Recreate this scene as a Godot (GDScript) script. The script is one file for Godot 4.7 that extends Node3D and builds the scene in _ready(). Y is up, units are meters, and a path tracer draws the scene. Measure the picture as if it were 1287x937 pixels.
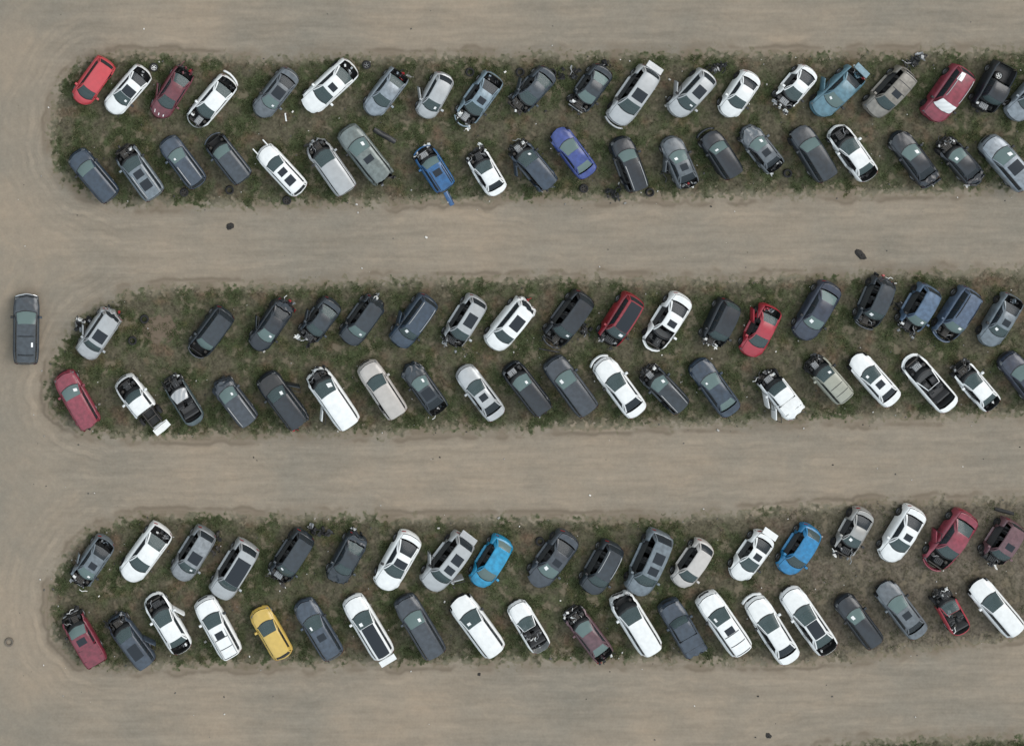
extends Node3D
# Salvage yard seen straight down from a drone: three grass strips of stripped cars between dirt lanes.

const S := 1.0 / 16.5            # metres per photograph pixel on the ground
const EYE_H := 112.0             # height of the drone
const NADIR := Vector2(60.0, -260.0)   # photograph pixel straight below the lens (shifted lens)

var rng := RandomNumberGenerator.new()
var bend := FastNoiseLite.new()
var M := {}
var SH := {}
var used := {}

# ---------------------------------------------------------------- meshes
class Surf:
	var v := PackedVector3Array()
	var n := PackedVector3Array()
	var ix := PackedInt32Array()
	# rows of equal length, lofted into one smooth sheet; c is a point on its inner side
	func loft(rows: Array, c: Vector3, closed := false) -> void:
		var base := v.size()
		var nv: int = rows.size()
		var nu: int = (rows[0] as PackedVector3Array).size()
		var nn := PackedVector3Array()
		var total := 0.0
		for j in nv:
			var r: PackedVector3Array = rows[j]
			var ra: PackedVector3Array = rows[maxi(j - 1, 0)]
			var rb: PackedVector3Array = rows[mini(j + 1, nv - 1)]
			for i in nu:
				var i0 := i - 1
				var i1 := i + 1
				if closed:
					if i0 < 0: i0 = nu - 2
					if i1 > nu - 1: i1 = 1
				else:
					i0 = maxi(i0, 0)
					i1 = mini(i1, nu - 1)
				var q := (r[i1] - r[i0]).cross(rb[i] - ra[i])
				if q.length_squared() < 1e-14: q = Vector3.UP * 1e-6
				q = q.normalized()
				nn.append(q)
				total += q.dot(r[i] - c)
			v.append_array(r)
		var f := 1.0 if total >= 0.0 else -1.0
		for q in nn: n.append(q * f)
		for j in nv - 1:
			for i in nu - 1:
				var a := base + j * nu + i
				var b := a + 1
				var d := a + nu
				var e := d + 1
				if f > 0.0:
					ix.append_array([a, d, b, b, d, e])
				else:
					ix.append_array([a, b, d, b, e, d])
	func grid(nu: int, nv: int, f: Callable, c: Vector3) -> void:
		var rows := []
		for j in nv + 1:
			var r := PackedVector3Array()
			for i in nu + 1: r.append(f.call(float(i) / nu, float(j) / nv))
			rows.append(r)
		loft(rows, c)
	# box with rounded edges
	func rbox(c: Vector3, h: Vector3, r: float, b := Basis.IDENTITY) -> void:
		var rows := []
		var core := Vector3(maxf(h.x - r, 0.001), maxf(h.y - r, 0.001), maxf(h.z - r, 0.001))
		var lat := [-90.0, -60.0, -20.0, 20.0, 60.0, 90.0]
		var lon := [-70.0, -20.0, 20.0, 70.0, 110.0, 160.0, 200.0, 250.0, 290.0]
		for la in lat:
			var row := PackedVector3Array()
			for lo in lon:
				var a := deg_to_rad(la)
				var o := deg_to_rad(lo)
				var d := Vector3(cos(a) * cos(o), sin(a), cos(a) * sin(o))
				row.append(c + b * (Vector3(signf(cos(o)), signf(sin(a)), signf(sin(o))) * core + d * r))
			rows.append(row)
		loft(rows, c, true)
		var q := v.size() - 9 * 6                              # close the flat top and bottom
		for k in [[0, -1.0], [5, 1.0]]:
			var a: int = q + k[0] * 9
			var w: float = k[1]
			var p0 := v.size()
			for i in [0, 2, 4, 6]:
				v.append(v[a + i]); n.append(b * Vector3(0, w, 0))
			if w > 0: ix.append_array([p0, p0 + 1, p0 + 2, p0, p0 + 2, p0 + 3])
			else: ix.append_array([p0, p0 + 2, p0 + 1, p0, p0 + 3, p0 + 2])
	func tube(pts: Array, r: float, k := 6, flat := 1.0) -> void:
		var rows := []
		for j in pts.size():
			var t: Vector3 = (pts[mini(j + 1, pts.size() - 1)] - pts[maxi(j - 1, 0)]).normalized()
			var side := t.cross(Vector3.UP)
			if side.length() < 0.05: side = t.cross(Vector3.RIGHT)
			side = side.normalized()
			var up := side.cross(t).normalized()
			var row := PackedVector3Array()
			for i in k + 1:
				var a := TAU * i / k
				row.append(pts[j] + side * cos(a) * r + up * sin(a) * r * flat)
			rows.append(row)
		var cap0 := PackedVector3Array()
		var cap1 := PackedVector3Array()
		for i in k + 1:
			cap0.append(pts[0])
			cap1.append(pts[-1])
		rows.push_front(cap0)
		rows.push_back(cap1)
		var mid: Vector3 = (pts[0] + pts[-1]) * 0.5 if pts.size() == 2 else pts[pts.size() / 2]
		loft(rows, mid, true)
	# profile of (radius, z) turned round the z axis
	func lathe(prof: Array, k: int, at := Vector3.ZERO, c := Vector3.ZERO) -> void:
		var rows := []
		for p in prof:
			var row := PackedVector3Array()
			for i in k + 1:
				var a := TAU * i / k
				row.append(at + Vector3(cos(a) * p.x, sin(a) * p.x, p.y))
			rows.append(row)
		loft(rows, c + at, true)
	func done() -> ArrayMesh:
		var arr := []
		arr.resize(Mesh.ARRAY_MAX)
		arr[Mesh.ARRAY_VERTEX] = v
		arr[Mesh.ARRAY_NORMAL] = n
		arr[Mesh.ARRAY_INDEX] = ix
		var m := ArrayMesh.new()
		m.add_surface_from_arrays(Mesh.PRIMITIVE_TRIANGLES, arr)
		return m

func part(called: String, mesh: Mesh, mat: Material, parent: Node) -> MeshInstance3D:
	var o := MeshInstance3D.new()
	o.name = called
	o.mesh = mesh
	o.material_override = mat
	parent.add_child(o, true)
	return o

func numbered(called: String) -> String:
	var k: int = used.get(called, -1) + 1
	used[called] = k
	return called if k == 0 else "%s_%03d" % [called, k]

func tag(o: Node, label: String, category: String, group := "") -> void:
	o.set_meta("label", label)
	o.set_meta("category", category)
	if group != "": o.set_meta("group", group)

func lin(r: float, g: float, b: float) -> Color:
	return Color(r, g, b).linear_to_srgb()

func ground_at(px: float, py: float, h := 0.0) -> Vector3:
	# world point at height h that stands at this place of the photograph
	var p := NADIR + (Vector2(px, py) - NADIR) * (1.0 - h / EYE_H)
	return Vector3((p.x - 643.5) * S, h, (p.y - 468.5) * S)

# ---------------------------------------------------------------- materials
func noise_tex(fr: float, lo: float, hi: float, seed_: int, size := 256, oct := 4) -> NoiseTexture2D:
	var f := FastNoiseLite.new()
	f.seed = seed_
	f.frequency = fr
	f.fractal_octaves = oct
	var t := NoiseTexture2D.new()
	t.noise = f
	t.width = size
	t.height = size
	t.seamless = true
	var g := Gradient.new()
	g.set_color(0, Color(lo, lo, lo))
	g.set_color(1, Color(hi, hi, hi))
	t.color_ramp = g
	return t

func mat(c: Color, rough := 0.6, metal := 0.0) -> StandardMaterial3D:
	var m := StandardMaterial3D.new()
	m.albedo_color = c
	m.roughness = rough
	m.metallic = metal
	return m

var grime: NoiseTexture2D
var wear: NoiseTexture2D
var grime_dark: NoiseTexture2D

func paint(c: Color, metal := 0.0, rough := 0.42, coat := 0.5) -> StandardMaterial3D:
	var m := mat(c, rough, metal)
	m.albedo_texture = grime if c.r > 0.6 else grime_dark
	m.roughness_texture = wear
	m.uv1_triplanar = true
	m.uv1_scale = Vector3(0.4, 0.4, 0.4)
	m.uv1_offset = Vector3(rng.randf(), rng.randf(), rng.randf())
	m.clearcoat_enabled = coat > 0.0
	m.clearcoat = coat
	m.clearcoat_roughness = 0.25
	return m

func make_materials() -> void:
	grime = noise_tex(0.008, 0.93, 1.0, 5, 512, 3)
	grime_dark = noise_tex(0.010, 0.78, 1.06, 15, 512, 4)
	wear = noise_tex(0.03, 0.75, 1.0, 9, 256, 4)
	M.tyre = mat(lin(0.018, 0.018, 0.019), 0.9)
	M.dusty = mat(lin(0.14, 0.122, 0.1), 0.95)
	M.rim = mat(lin(0.2, 0.205, 0.21), 0.45, 0.6)
	M.steel = mat(lin(0.06, 0.055, 0.05), 0.7, 0.3)
	M.rust = mat(lin(0.11, 0.055, 0.03), 0.9)
	M.dark = mat(lin(0.014, 0.015, 0.016), 0.75)
	M.trim = mat(lin(0.02, 0.021, 0.023), 0.55)
	M.seat = mat(lin(0.055, 0.056, 0.058), 0.85)
	M.seat_pale = mat(lin(0.24, 0.22, 0.19), 0.85)
	M.dash = mat(lin(0.05, 0.053, 0.055), 0.7)
	M.alloy = mat(lin(0.30, 0.31, 0.32), 0.5, 0.6)
	M.plastic = mat(lin(0.03, 0.031, 0.033), 0.5)
	M.white_bit = mat(lin(0.7, 0.71, 0.7), 0.6)
	M.red_bit = mat(lin(0.45, 0.03, 0.04), 0.5)
	M.glass = mat(lin(0.085, 0.125, 0.13), 0.2)
	M.glass.transparency = BaseMaterial3D.TRANSPARENCY_ALPHA
	M.glass.albedo_color.a = 0.62
	M.glass.metallic_specular = 0.35
	M.glass_skylit = M.glass.duplicate()
	M.glass_skylit.albedo_color = Color(lin(0.19, 0.27, 0.265), 0.66)  # lighter copy of the glass: reflected sky painted into its colour
	M.tint = mat(lin(0.025, 0.033, 0.04), 0.25)
	M.tint.metallic_specular = 0.35
	M.tint.transparency = BaseMaterial3D.TRANSPARENCY_ALPHA
	M.tint.albedo_color.a = 0.86
	M.roofglass = mat(lin(0.026, 0.032, 0.04), 0.4)
	M.roofglass.metallic_specular = 0.3
	M.lamp = mat(lin(0.2, 0.21, 0.22), 0.12)
	M.tail = mat(lin(0.32, 0.02, 0.025), 0.15)
	M.paper = mat(lin(0.85, 0.86, 0.86), 0.8)
	M.chrome = mat(lin(0.6, 0.61, 0.62), 0.2, 0.9)
	M.rail = mat(lin(0.42, 0.43, 0.44), 0.4, 0.4)
	for k in ["steel", "rust"]:
		M[k].albedo_texture = grime
		M[k].uv1_triplanar = true

# ---------------------------------------------------------------- shapes shared by all vehicles
func make_shared() -> void:
	var s := Surf.new()
	s.lathe([Vector2(0.215, -0.1), Vector2(0.30, -0.112), Vector2(0.328, -0.085), Vector2(0.335, 0.0), Vector2(0.328, 0.085), Vector2(0.30, 0.112), Vector2(0.215, 0.1), Vector2(0.205, 0.0), Vector2(0.215, -0.1)], 20, Vector3.ZERO, Vector3(0, 0, 0))
	SH.tyre = s.done()
	s = Surf.new()
	s.lathe([Vector2(0.218, 0.095), Vector2(0.2, 0.1), Vector2(0.195, 0.05), Vector2(0.19, -0.02)], 20)
	s.lathe([Vector2(0.0, 0.075), Vector2(0.05, 0.072), Vector2(0.06, 0.04)], 10, Vector3.ZERO, Vector3(0, 0, -0.3))
	for k in 5:
		var a := TAU * k / 5.0
		s.rbox(Vector3(cos(a) * 0.125, sin(a) * 0.125, 0.055), Vector3(0.08, 0.026, 0.014), 0.01, Basis(Vector3(0, 0, 1), a))
	SH.rim = s.done()
	s = Surf.new()
	s.lathe([Vector2(0.2, 0.03), Vector2(0.13, 0.02), Vector2(0.0, 0.02)], 16, Vector3.ZERO, Vector3(0, 0, -0.3))
	SH.brake = s.done()
	s = Surf.new()                                           # front seat, origin on the floor
	s.rbox(Vector3(0.02, 0.14, 0), Vector3(0.26, 0.1, 0.25), 0.07)
	s.rbox(Vector3(-0.26, 0.42, 0), Vector3(0.09, 0.3, 0.24), 0.07, Basis(Vector3(0, 0, 1), 0.25))
	s.rbox(Vector3(-0.36, 0.76, 0), Vector3(0.05, 0.08, 0.13), 0.04, Basis(Vector3(0, 0, 1), 0.2))
	SH.seat = s.done()
	s = Surf.new()
	s.rbox(Vector3(0.02, 0.14, 0), Vector3(0.25, 0.1, 0.62), 0.07)
	s.rbox(Vector3(-0.26, 0.4, 0), Vector3(0.08, 0.27, 0.62), 0.07, Basis(Vector3(0, 0, 1), 0.3))
	SH.bench = s.done()
	s = Surf.new()
	var ring := []
	for k in 15: ring.append(Vector3(0.0, cos(TAU * k / 14.0) * 0.18, sin(TAU * k / 14.0) * 0.18))
	s.tube(ring, 0.016, 5)
	s.rbox(Vector3.ZERO, Vector3(0.02, 0.05, 0.06), 0.015)
	s.rbox(Vector3.ZERO, Vector3(0.01, 0.018, 0.17), 0.008)
	SH.steering = s.done()
	s = Surf.new()
	s.rbox(Vector3.ZERO, Vector3(0.09, 0.07, 0.12), 0.04)
	SH.mirror = s.done()
	s = Surf.new()                                           # engine block with a ribbed cover
	s.rbox(Vector3.ZERO, Vector3(0.24, 0.17, 0.33), 0.04)
	for k in 4: s.rbox(Vector3(-0.02, 0.18, -0.2 + 0.135 * k), Vector3(0.17, 0.03, 0.045), 0.02)
	SH.engine = s.done()
	s = Surf.new()
	s.rbox(Vector3.ZERO, Vector3(0.1, 0.09, 0.13), 0.015)
	s.rbox(Vector3(0.04, 0.1, 0.08), Vector3(0.02, 0.015, 0.02), 0.008)
	s.rbox(Vector3(0.04, 0.1, -0.08), Vector3(0.02, 0.015, 0.02), 0.008)
	SH.battery = s.done()
	s = Surf.new()
	s.lathe([Vector2(0.13, -0.1), Vector2(0.13, 0.0), Vector2(0.09, 0.05), Vector2(0.03, 0.06), Vector2(0, 0.06)], 12, Vector3.ZERO, Vector3(0, 0, -0.2))
	SH.tower = s.done()
	s = Surf.new()
	s.tube([Vector3(-0.3, 0, 0), Vector3(-0.1, 0.06, 0.12), Vector3(0.12, 0.02, 0.06), Vector3(0.28, -0.04, 0.2)], 0.03, 5)
	SH.hose = s.done()
	s = Surf.new()                                           # jagged torn sheet, bent
	s.grid(6, 4, func(u, w): return Vector3((u - 0.5) * 0.42 + 0.05 * sin(w * 7.0), 0.09 * sin(u * 5.0 + w * 3.0), (w - 0.5) * 0.26 + 0.06 * sin(u * 9.0)), Vector3(0, -5, 0))
	SH.shred = s.done()
	s = Surf.new()
	s.rbox(Vector3.ZERO, Vector3(0.11, 0.06, 0.08), 0.03)
	s.rbox(Vector3(0.06, 0.05, 0.02), Vector3(0.04, 0.05, 0.05), 0.02)
	SH.lump = s.done()

# ---------------------------------------------------------------- the vehicle
# half widths, heights and stations (fractions of the length from the nose) of each body style
const STYLE := {
	"sedan": {w = 0.92, h = 1.45, hf = 0.74, hc = 0.96, hb = 1.0, hd = 1.02, tw = 0.265, ta = 0.43, tc = 0.70, tr = 0.855, rw = 0.64, cf = 0.34, cr = 0.2, called = "sedan_car", cat = "car"},
	"coupe": {w = 0.91, h = 1.36, hf = 0.70, hc = 0.93, hb = 0.96, hd = 0.98, tw = 0.29, ta = 0.47, tc = 0.68, tr = 0.88, rw = 0.60, cf = 0.38, cr = 0.24, called = "coupe_car", cat = "car"},
	"suv": {w = 0.95, h = 1.70, hf = 0.88, hc = 1.08, hb = 1.08, hd = 1.06, tw = 0.235, ta = 0.375, tc = 0.925, tr = 0.98, rw = 0.67, cf = 0.26, cr = 0.14, called = "utility_car", cat = "car"},
	"wagon": {w = 0.92, h = 1.54, hf = 0.78, hc = 0.99, hb = 1.02, hd = 1.0, tw = 0.245, ta = 0.40, tc = 0.90, tr = 0.975, rw = 0.65, cf = 0.3, cr = 0.18, called = "estate_car", cat = "car"},
	"hatch": {w = 0.87, h = 1.48, hf = 0.76, hc = 0.98, hb = 1.02, hd = 0.98, tw = 0.225, ta = 0.40, tc = 0.86, tr = 0.965, rw = 0.66, cf = 0.3, cr = 0.2, called = "hatchback_car", cat = "car"},
	"van": {w = 0.97, h = 1.74, hf = 0.84, hc = 1.06, hb = 1.04, hd = 1.02, tw = 0.19, ta = 0.36, tc = 0.93, tr = 0.98, rw = 0.70, cf = 0.32, cr = 0.14, called = "minivan", cat = "van"},
	"pickup": {w = 0.98, h = 1.78, hf = 0.98, hc = 1.14, hb = 1.14, hd = 1.14, tw = 0.25, ta = 0.34, tc = 0.57, tr = 0.605, rw = 0.70, cf = 0.2, cr = 0.04, called = "pickup_truck", cat = "pickup truck"},
}

var L: float
var D: Dictionary
var df: float
var dr: float
var dseed: float

func deck(t: float) -> float:
	if t < 0.05: return lerpf(D.hf - 0.16, D.hf, sqrt(t / 0.05))
	if t < D.tw: return lerpf(D.hf, D.hc, pow((t - 0.05) / (D.tw - 0.05), 0.75))
	if t < D.tr: return lerpf(D.hc, D.hd, (t - D.tw) / (D.tr - D.tw))
	if t < 0.96: return D.hd
	return D.hd - 0.12 * pow((t - 0.96) / 0.04, 2.0)

func P(t: float, s: float) -> Vector3:
	var a := absf(s)
	var x := lerpf(L * 0.5 - D.cf * pow(a, 2.3), -L * 0.5 + D.cr * pow(a, 2.6), t)
	var tap := 1.0
	if t < 0.2: tap -= 0.11 * pow((0.2 - t) / 0.2, 2.0)
	if t > 0.82: tap -= 0.09 * pow((t - 0.82) / 0.18, 2.0)
	x += 0.13 * (1.0 - a * a) * exp(-pow((t - D.tw) / 0.11, 2.0))          # glass bowed forward
	var y := deck(t) - 0.075 * pow(a, 5.0)
	var p := Vector3(x, y, s * D.w * tap)
	return dent(p, t)

func dent(p: Vector3, t: float) -> Vector3:
	if df > 0.0 and t < 0.32:
		var w := df * (1.0 - t / 0.32)
		p += Vector3(bend.get_noise_3d(p.x * 90.0, dseed, p.z * 90.0) - 0.5, bend.get_noise_3d(p.x * 110.0, dseed + 50.0, p.z * 110.0) * 0.8, bend.get_noise_3d(p.x * 90.0, dseed + 90.0, p.z * 60.0)) * w * 0.55
	if dr > 0.0 and t > 0.75:
		var w := dr * (t - 0.75) / 0.25
		p += Vector3(bend.get_noise_3d(p.x * 90.0, dseed, p.z * 90.0) + 0.5, bend.get_noise_3d(p.x * 110.0, dseed + 50.0, p.z * 110.0) * 0.8, bend.get_noise_3d(p.x * 90.0, dseed + 90.0, p.z * 60.0)) * w * 0.55
	return p

func RF(t: float, s: float) -> Vector3:
	var tm: float = (D.ta + D.tc) * 0.5
	var k: float = (t - tm) / ((D.tc - D.ta) * 0.5)
	var p := P(t, s * 0.62)
	var taper: float = 1.0 - 0.05 * maxf(k, 0.0) * maxf(k, 0.0)
	return Vector3(p.x, D.h - 0.035 * s * s - 0.045 * pow(absf(s), 8.0) - 0.055 * k * k - (0.02 if k > 0.0 else 0.0) * k, s * D.rw * D.w * 1.06 * taper)

func tub(sf: Surf, t0: float, t1: float, sw: float, y: float, drop := 0.02) -> void:
	# an open box sunk into the body: floor and four inner walls
	var lo := func(t: float, s: float) -> Vector3:
		var p := P(t, s)
		return Vector3(p.x, y, p.z)
	var hi := func(t: float, s: float) -> Vector3: return P(t, s) - Vector3(0, drop, 0)
	sf.grid(6, 6, func(u, w): return lo.call(lerpf(t0, t1, u), lerpf(-sw, sw, w)), Vector3(0, -9, 0))
	for sd in [-1.0, 1.0]:
		sf.grid(6, 1, func(u, w): return lo.call(lerpf(t0, t1, u), sd * sw).lerp(hi.call(lerpf(t0, t1, u), sd * sw), w), Vector3(0, 0.5, sd * 9.0))
	for t in [t0, t1]:
		sf.grid(6, 1, func(u, w): return lo.call(t, lerpf(-sw, sw, u)).lerp(hi.call(t, lerpf(-sw, sw, u)), w), Vector3(0 if t == t0 else 0, 0.5, 0))

const SEGS_SEDAN := [[0.0, 0.09, 0], [0.09, 0.46, 1], [0.46, 0.52, 2], [0.52, 0.86, 1], [0.86, 1.0, 0]]
const SEGS_COUPE := [[0.0, 0.1, 0], [0.1, 0.82, 1], [0.82, 1.0, 0]]
const SEGS_LONG := [[0.0, 0.07, 0], [0.07, 0.35, 1], [0.35, 0.39, 2], [0.39, 0.66, 1], [0.66, 0.71, 2], [0.71, 0.93, 1], [0.93, 1.0, 0]]
const SEGS_CAB := [[0.0, 0.1, 0], [0.1, 0.52, 1], [0.52, 0.6, 2], [0.6, 0.9, 1], [0.9, 1.0, 0]]

func vehicle(style: String, front: Vector2, rear: Vector2, col: Color, metal: float, feats: String, label: String, group: String) -> Node3D:
	var F := {}
	for f in feats.split(" ", false): F[f] = true
	D = STYLE[style].duplicate()
	var a := ground_at(front.x, front.y, 0.75)
	var b := ground_at(rear.x, rear.y, 0.75)
	var c := (a + b) * 0.5
	var dir := (a - b)
	L = clampf(dir.length() * 0.965, 3.4, 5.6)
	var k := clampf(L / {"sedan": 4.8, "coupe": 4.5, "suv": 4.7, "wagon": 4.8, "hatch": 4.2, "van": 4.9, "pickup": 5.4}[style], 0.93, 1.04)
	D.w *= k * 0.985
	D.h *= lerpf(1.0, k, 0.5) * rng.randf_range(0.985, 1.015)
	df = 0.4 if F.has("fw") else rng.randf_range(0.02, 0.1)
	dr = 0.4 if F.has("rw") else rng.randf_range(0.02, 0.1)
	D.tw += rng.randf_range(-0.015, 0.012)
	D.ta += rng.randf_range(-0.015, 0.018)
	D.tc += rng.randf_range(-0.025, 0.012)
	D.rw *= rng.randf_range(0.95, 1.04)
	D.cf *= rng.randf_range(0.8, 1.25)
	D.cr *= rng.randf_range(0.8, 1.4)
	D.w *= rng.randf_range(0.975, 1.015)
	dseed = rng.randf() * 500.0
	if F.has("crew"): D.tc = 0.62; D.tr = 0.65
	var root := Node3D.new()
	root.name = numbered(D.called)
	add_child(root)
	root.position = Vector3(c.x, 0, c.z)
	root.rotation.y = atan2(-dir.z, dir.x)
	tag(root, label, D.cat, group)
	var skin := paint(col, metal)
	var mid := Vector3(0, 0.6, 0)
	var topless: bool = F.has("topless")
	var pick: bool = style == "pickup"
	var long: bool = style in ["suv", "wagon", "van", "hatch"]
	var xf := L * 0.5 - 0.185 * L
	var xr := -L * 0.5 + 0.205 * L
	# ---- body: a band round the car with wheel arches
	var cols := []
	var n_side := 34
	var add_col := func(t: float, s: float, ti: float, si: float, out: Vector3, side: float) -> void:
		var p := P(t, s)
		var q := P(ti, si)
		var yb := 0.24
		if side != 0.0:
			for xw in [xf, xr]:
				var d := absf(p.x - xw)
				if d < 0.40: yb = maxf(yb, 0.32 + sqrt(0.16 - d * d))
		var top := p.y
		var off := (F.has("dr") and side > 0.0) or (F.has("dl") and side < 0.0)
		if off and t > D.tw + 0.06 and t < minf(D.tr - 0.16, 0.8):
			top = 0.36
			q = Vector3(q.x, 0.36, q.z)
			p = Vector3(p.x, 0.36, p.z)
		var y2 := maxf(minf(top * 0.74, top - 0.04), yb + 0.02)
		var y3 := maxf(minf(0.42, top - 0.05), yb + 0.01)
		var row := PackedVector3Array([q, p, Vector3(p.x, y2, p.z) + out * 0.035, Vector3(p.x, y3, p.z) + out * 0.035, Vector3(p.x, yb, p.z) - out * 0.02])
		cols.append(row)
	var flush := func(sf: Surf) -> void:
		if cols.size() > 1: sf.loft(cols, mid)
		cols.clear()
	var sf := Surf.new()
	for sd in [-1.0, 1.0]:
		var t_from := 0.0
		if F.has("nf"): t_from = 0.06
		if (F.has("nfr") and sd > 0.0) or (F.has("nfl") and sd < 0.0): t_from = D.tw - 0.02
		for i in n_side + 1:
			var t := lerpf(t_from, D.tr + 0.02 if F.has("nobed") else 1.0, float(i) / n_side)
			add_col.call(t, sd, clampf(t, 0.012, 0.985), sd * 0.86, Vector3(0, 0, sd), sd)
		flush.call(sf)
	if not F.has("nf"):
		for i in 17:
			var s := lerpf(-1.0, 1.0, i / 16.0)
			add_col.call(0.0, s, 0.012, s * 0.86, Vector3(1.0 - absf(s) * 0.4, 0, s * 0.6).normalized(), 0.0)
		flush.call(sf)
	if not F.has("nr") and not F.has("nobed"):
		for i in 17:
			var s := lerpf(-1.0, 1.0, i / 16.0)
			add_col.call(1.0, s, 0.985, s * 0.86, Vector3(-1.0 + absf(s) * 0.4, 0, s * 0.6).normalized(), 0.0)
		flush.call(sf)
	part("body", sf.done(), skin, root)
	# ---- underbody
	sf = Surf.new()
	sf.rbox(Vector3(0, 0.31, 0), Vector3(L * 0.46, 0.06, D.w * 0.6), 0.04)
	sf.rbox(Vector3(xf, 0.33, 0), Vector3(0.06, 0.05, D.w * 0.8), 0.03)
	sf.rbox(Vector3(xr, 0.33, 0), Vector3(0.06, 0.05, D.w * 0.8), 0.03)
	part("underbody", sf.done(), M.dark, root)
	# ---- wheels
	for wx in [xf, xr]:
		for sd in [-1.0, 1.0]:
			if F.has("nw") and wx == xf and sd > 0.0: continue
			var h := Node3D.new()
			h.name = "wheel"
			root.add_child(h, true)
			h.position = Vector3(wx, 0.333, sd * (D.w - 0.115))
			if sd < 0.0: h.rotation.y = PI
			if wx == xf and rng.randf() < 0.3: h.rotation.y += rng.randf_range(-0.4, 0.4)
			part("tyre", SH.tyre, M.tyre, h)
			if rng.randf() < 0.8: part("rim", SH.rim, M.rim, h)
			part("brake_drum", SH.brake, M.steel, h)
	# ---- engine bay or hood
	if F.has("nohood"):
		sf = Surf.new()
		tub(sf, 0.045, D.tw + 0.02, 0.84, 0.33)
		part("engine_bay", sf.done(), M.dark, root)
		engine_things(root, F)
	else:
		sf = Surf.new()
		sf.grid(14, 9, func(u, w):
			var s: float = lerpf(-0.845, 0.845, u)
			var t: float = lerpf(0.018 if not F.has("nf") else 0.004, D.tw + 0.012, w)
			var p := P(t, s)
			p.y += 0.014 + 0.012 * (1.0 - s * s) + 0.012 * smoothstep(0.45, 0.55, absf(s)) * (1.0 - smoothstep(0.6, 0.8, absf(s)))
			return p, Vector3(0, -9, 0))
		var hd := part("hood", sf.done(), M.plastic if F.has("blackhood") else skin, root)
		if F.has("marks"):
			for q in [-0.5, -0.05, 0.42]:
				var g := Surf.new()
				g.grid(3, 1, func(u, w): return P(lerpf(0.05, 0.1, u) + 0.02 * absf(q), q + lerpf(-0.04, 0.04, w) + 0.1 * u) + Vector3(0, 0.036, 0), Vector3(0, -9, 0))
				part("paint_mark", g.done(), M.paper, hd)
		sf = Surf.new()
		tub(sf, 0.045, D.tw - 0.01, 0.84, 0.4, 0.05)
		part("engine_bay", sf.done(), M.dark, root)
	# ---- lamps
	if not F.has("nf"):
		for sd in [-1.0, 1.0]:
			if F.has("fw") and rng.randf() < 0.6: continue
			sf = Surf.new()
			sf.grid(4, 4, func(u, w): return P(lerpf(0.0, 0.03, u), sd * lerpf(0.66, 0.95, w)) + Vector3(0.014, lerpf(-0.07, 0.004, u), sd * 0.006), mid)
			part("headlight", sf.done(), M.lamp, root)
		sf = Surf.new()
		sf.grid(8, 2, func(u, w): return P(0.0, lerpf(-0.5, 0.5, u)) + Vector3(0.045, -lerpf(0.1, 0.26, w), 0), mid)
		part("grille", sf.done(), M.trim, root)
	if not F.has("nr") and not F.has("nobed"):
		for sd in [-1.0, 1.0]:
			sf = Surf.new()
			sf.grid(3, 4, func(u, w): return P(1.0, sd * lerpf(0.66, 0.97, w)) + Vector3(-0.035, -lerpf(0.02, 0.16, u), sd * 0.012), mid)
			part("taillight", sf.done(), M.tail, root)
	# ---- cabin
	sf = Surf.new()
	tub(sf, D.tw - 0.005, D.tr, 0.84, 0.37, 0.03)
	part("cabin_floor", sf.done(), M.dash, root)
	var wb := P(D.tw, 0.0)
	sf = Surf.new()
	sf.grid(8, 2, func(u, w):
		var s: float = lerpf(-0.8, 0.8, u)
		var p := P(D.tw + 0.01 + 0.09 * w, s)
		return Vector3(p.x, D.hc - 0.06 - 0.1 * w * w, p.z), Vector3(0, -9, 0))
	part("dashboard", sf.done(), M.dash, root)
	var seat_mat: Material = M.seat_pale if F.has("paleseat") else M.seat
	var xs: float = lerpf(P(D.tw, 0).x, P(D.tr, 0).x, 0.40)
	if pick: xs = lerpf(P(D.tw, 0).x, P(D.tr, 0).x, 0.62)
	for sd in [-1.0, 1.0]:
		var st := part("seat", SH.seat, seat_mat, root)
		st.position = Vector3(xs, 0.4, sd * 0.38)
	var stw := part("steering_wheel", SH.steering, M.trim, root)
	stw.position = Vector3(xs + 0.55, 0.86, -0.38)
	stw.rotation.z = 0.5
	if not pick:
		var bn := part("rear_seat", SH.bench, seat_mat, root)
		bn.position = Vector3(xs - 0.85, 0.4, 0)
	# windshield
	var WS := func(s: float, v: float, inset: float) -> Vector3:
		var p := (P(D.tw, s * 0.86) + Vector3(0, 0.012, 0)).lerp(RF(D.ta, s), v)
		p += Vector3(0.5, 0.8, 0) * 0.045 * sin(PI * v)
		return p - Vector3(0.4, 0.9, 0) * inset
	var RG := func(s: float, v: float, inset: float) -> Vector3:
		var p := (P(D.tr, s * 0.86) + Vector3(0, 0.012, 0)).lerp(RF(D.tc, s), v)
		p += Vector3(-0.5, 0.8, 0) * 0.035 * sin(PI * v)
		return p - Vector3(-0.4, 0.9, 0) * inset
	var SW := func(sd: float, aa: float, v: float, inset: float) -> Vector3:
		var p := (P(lerpf(D.tw, D.tr, aa), sd * 0.86) + Vector3(0, 0.008, 0)).lerp(RF(lerpf(D.ta, D.tc, aa), sd), v)
		return p + Vector3(0, 0, sd) * (0.04 * sin(PI * v) - inset)
	sf = Surf.new()                                        # cowl under the glass, black plastic
	sf.grid(10, 1, func(u, w): return WS.call(lerpf(-0.95, 0.95, u), lerpf(-0.04, 0.07, w), -0.006), mid)
	part("cowl", sf.done(), M.trim, root)
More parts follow.
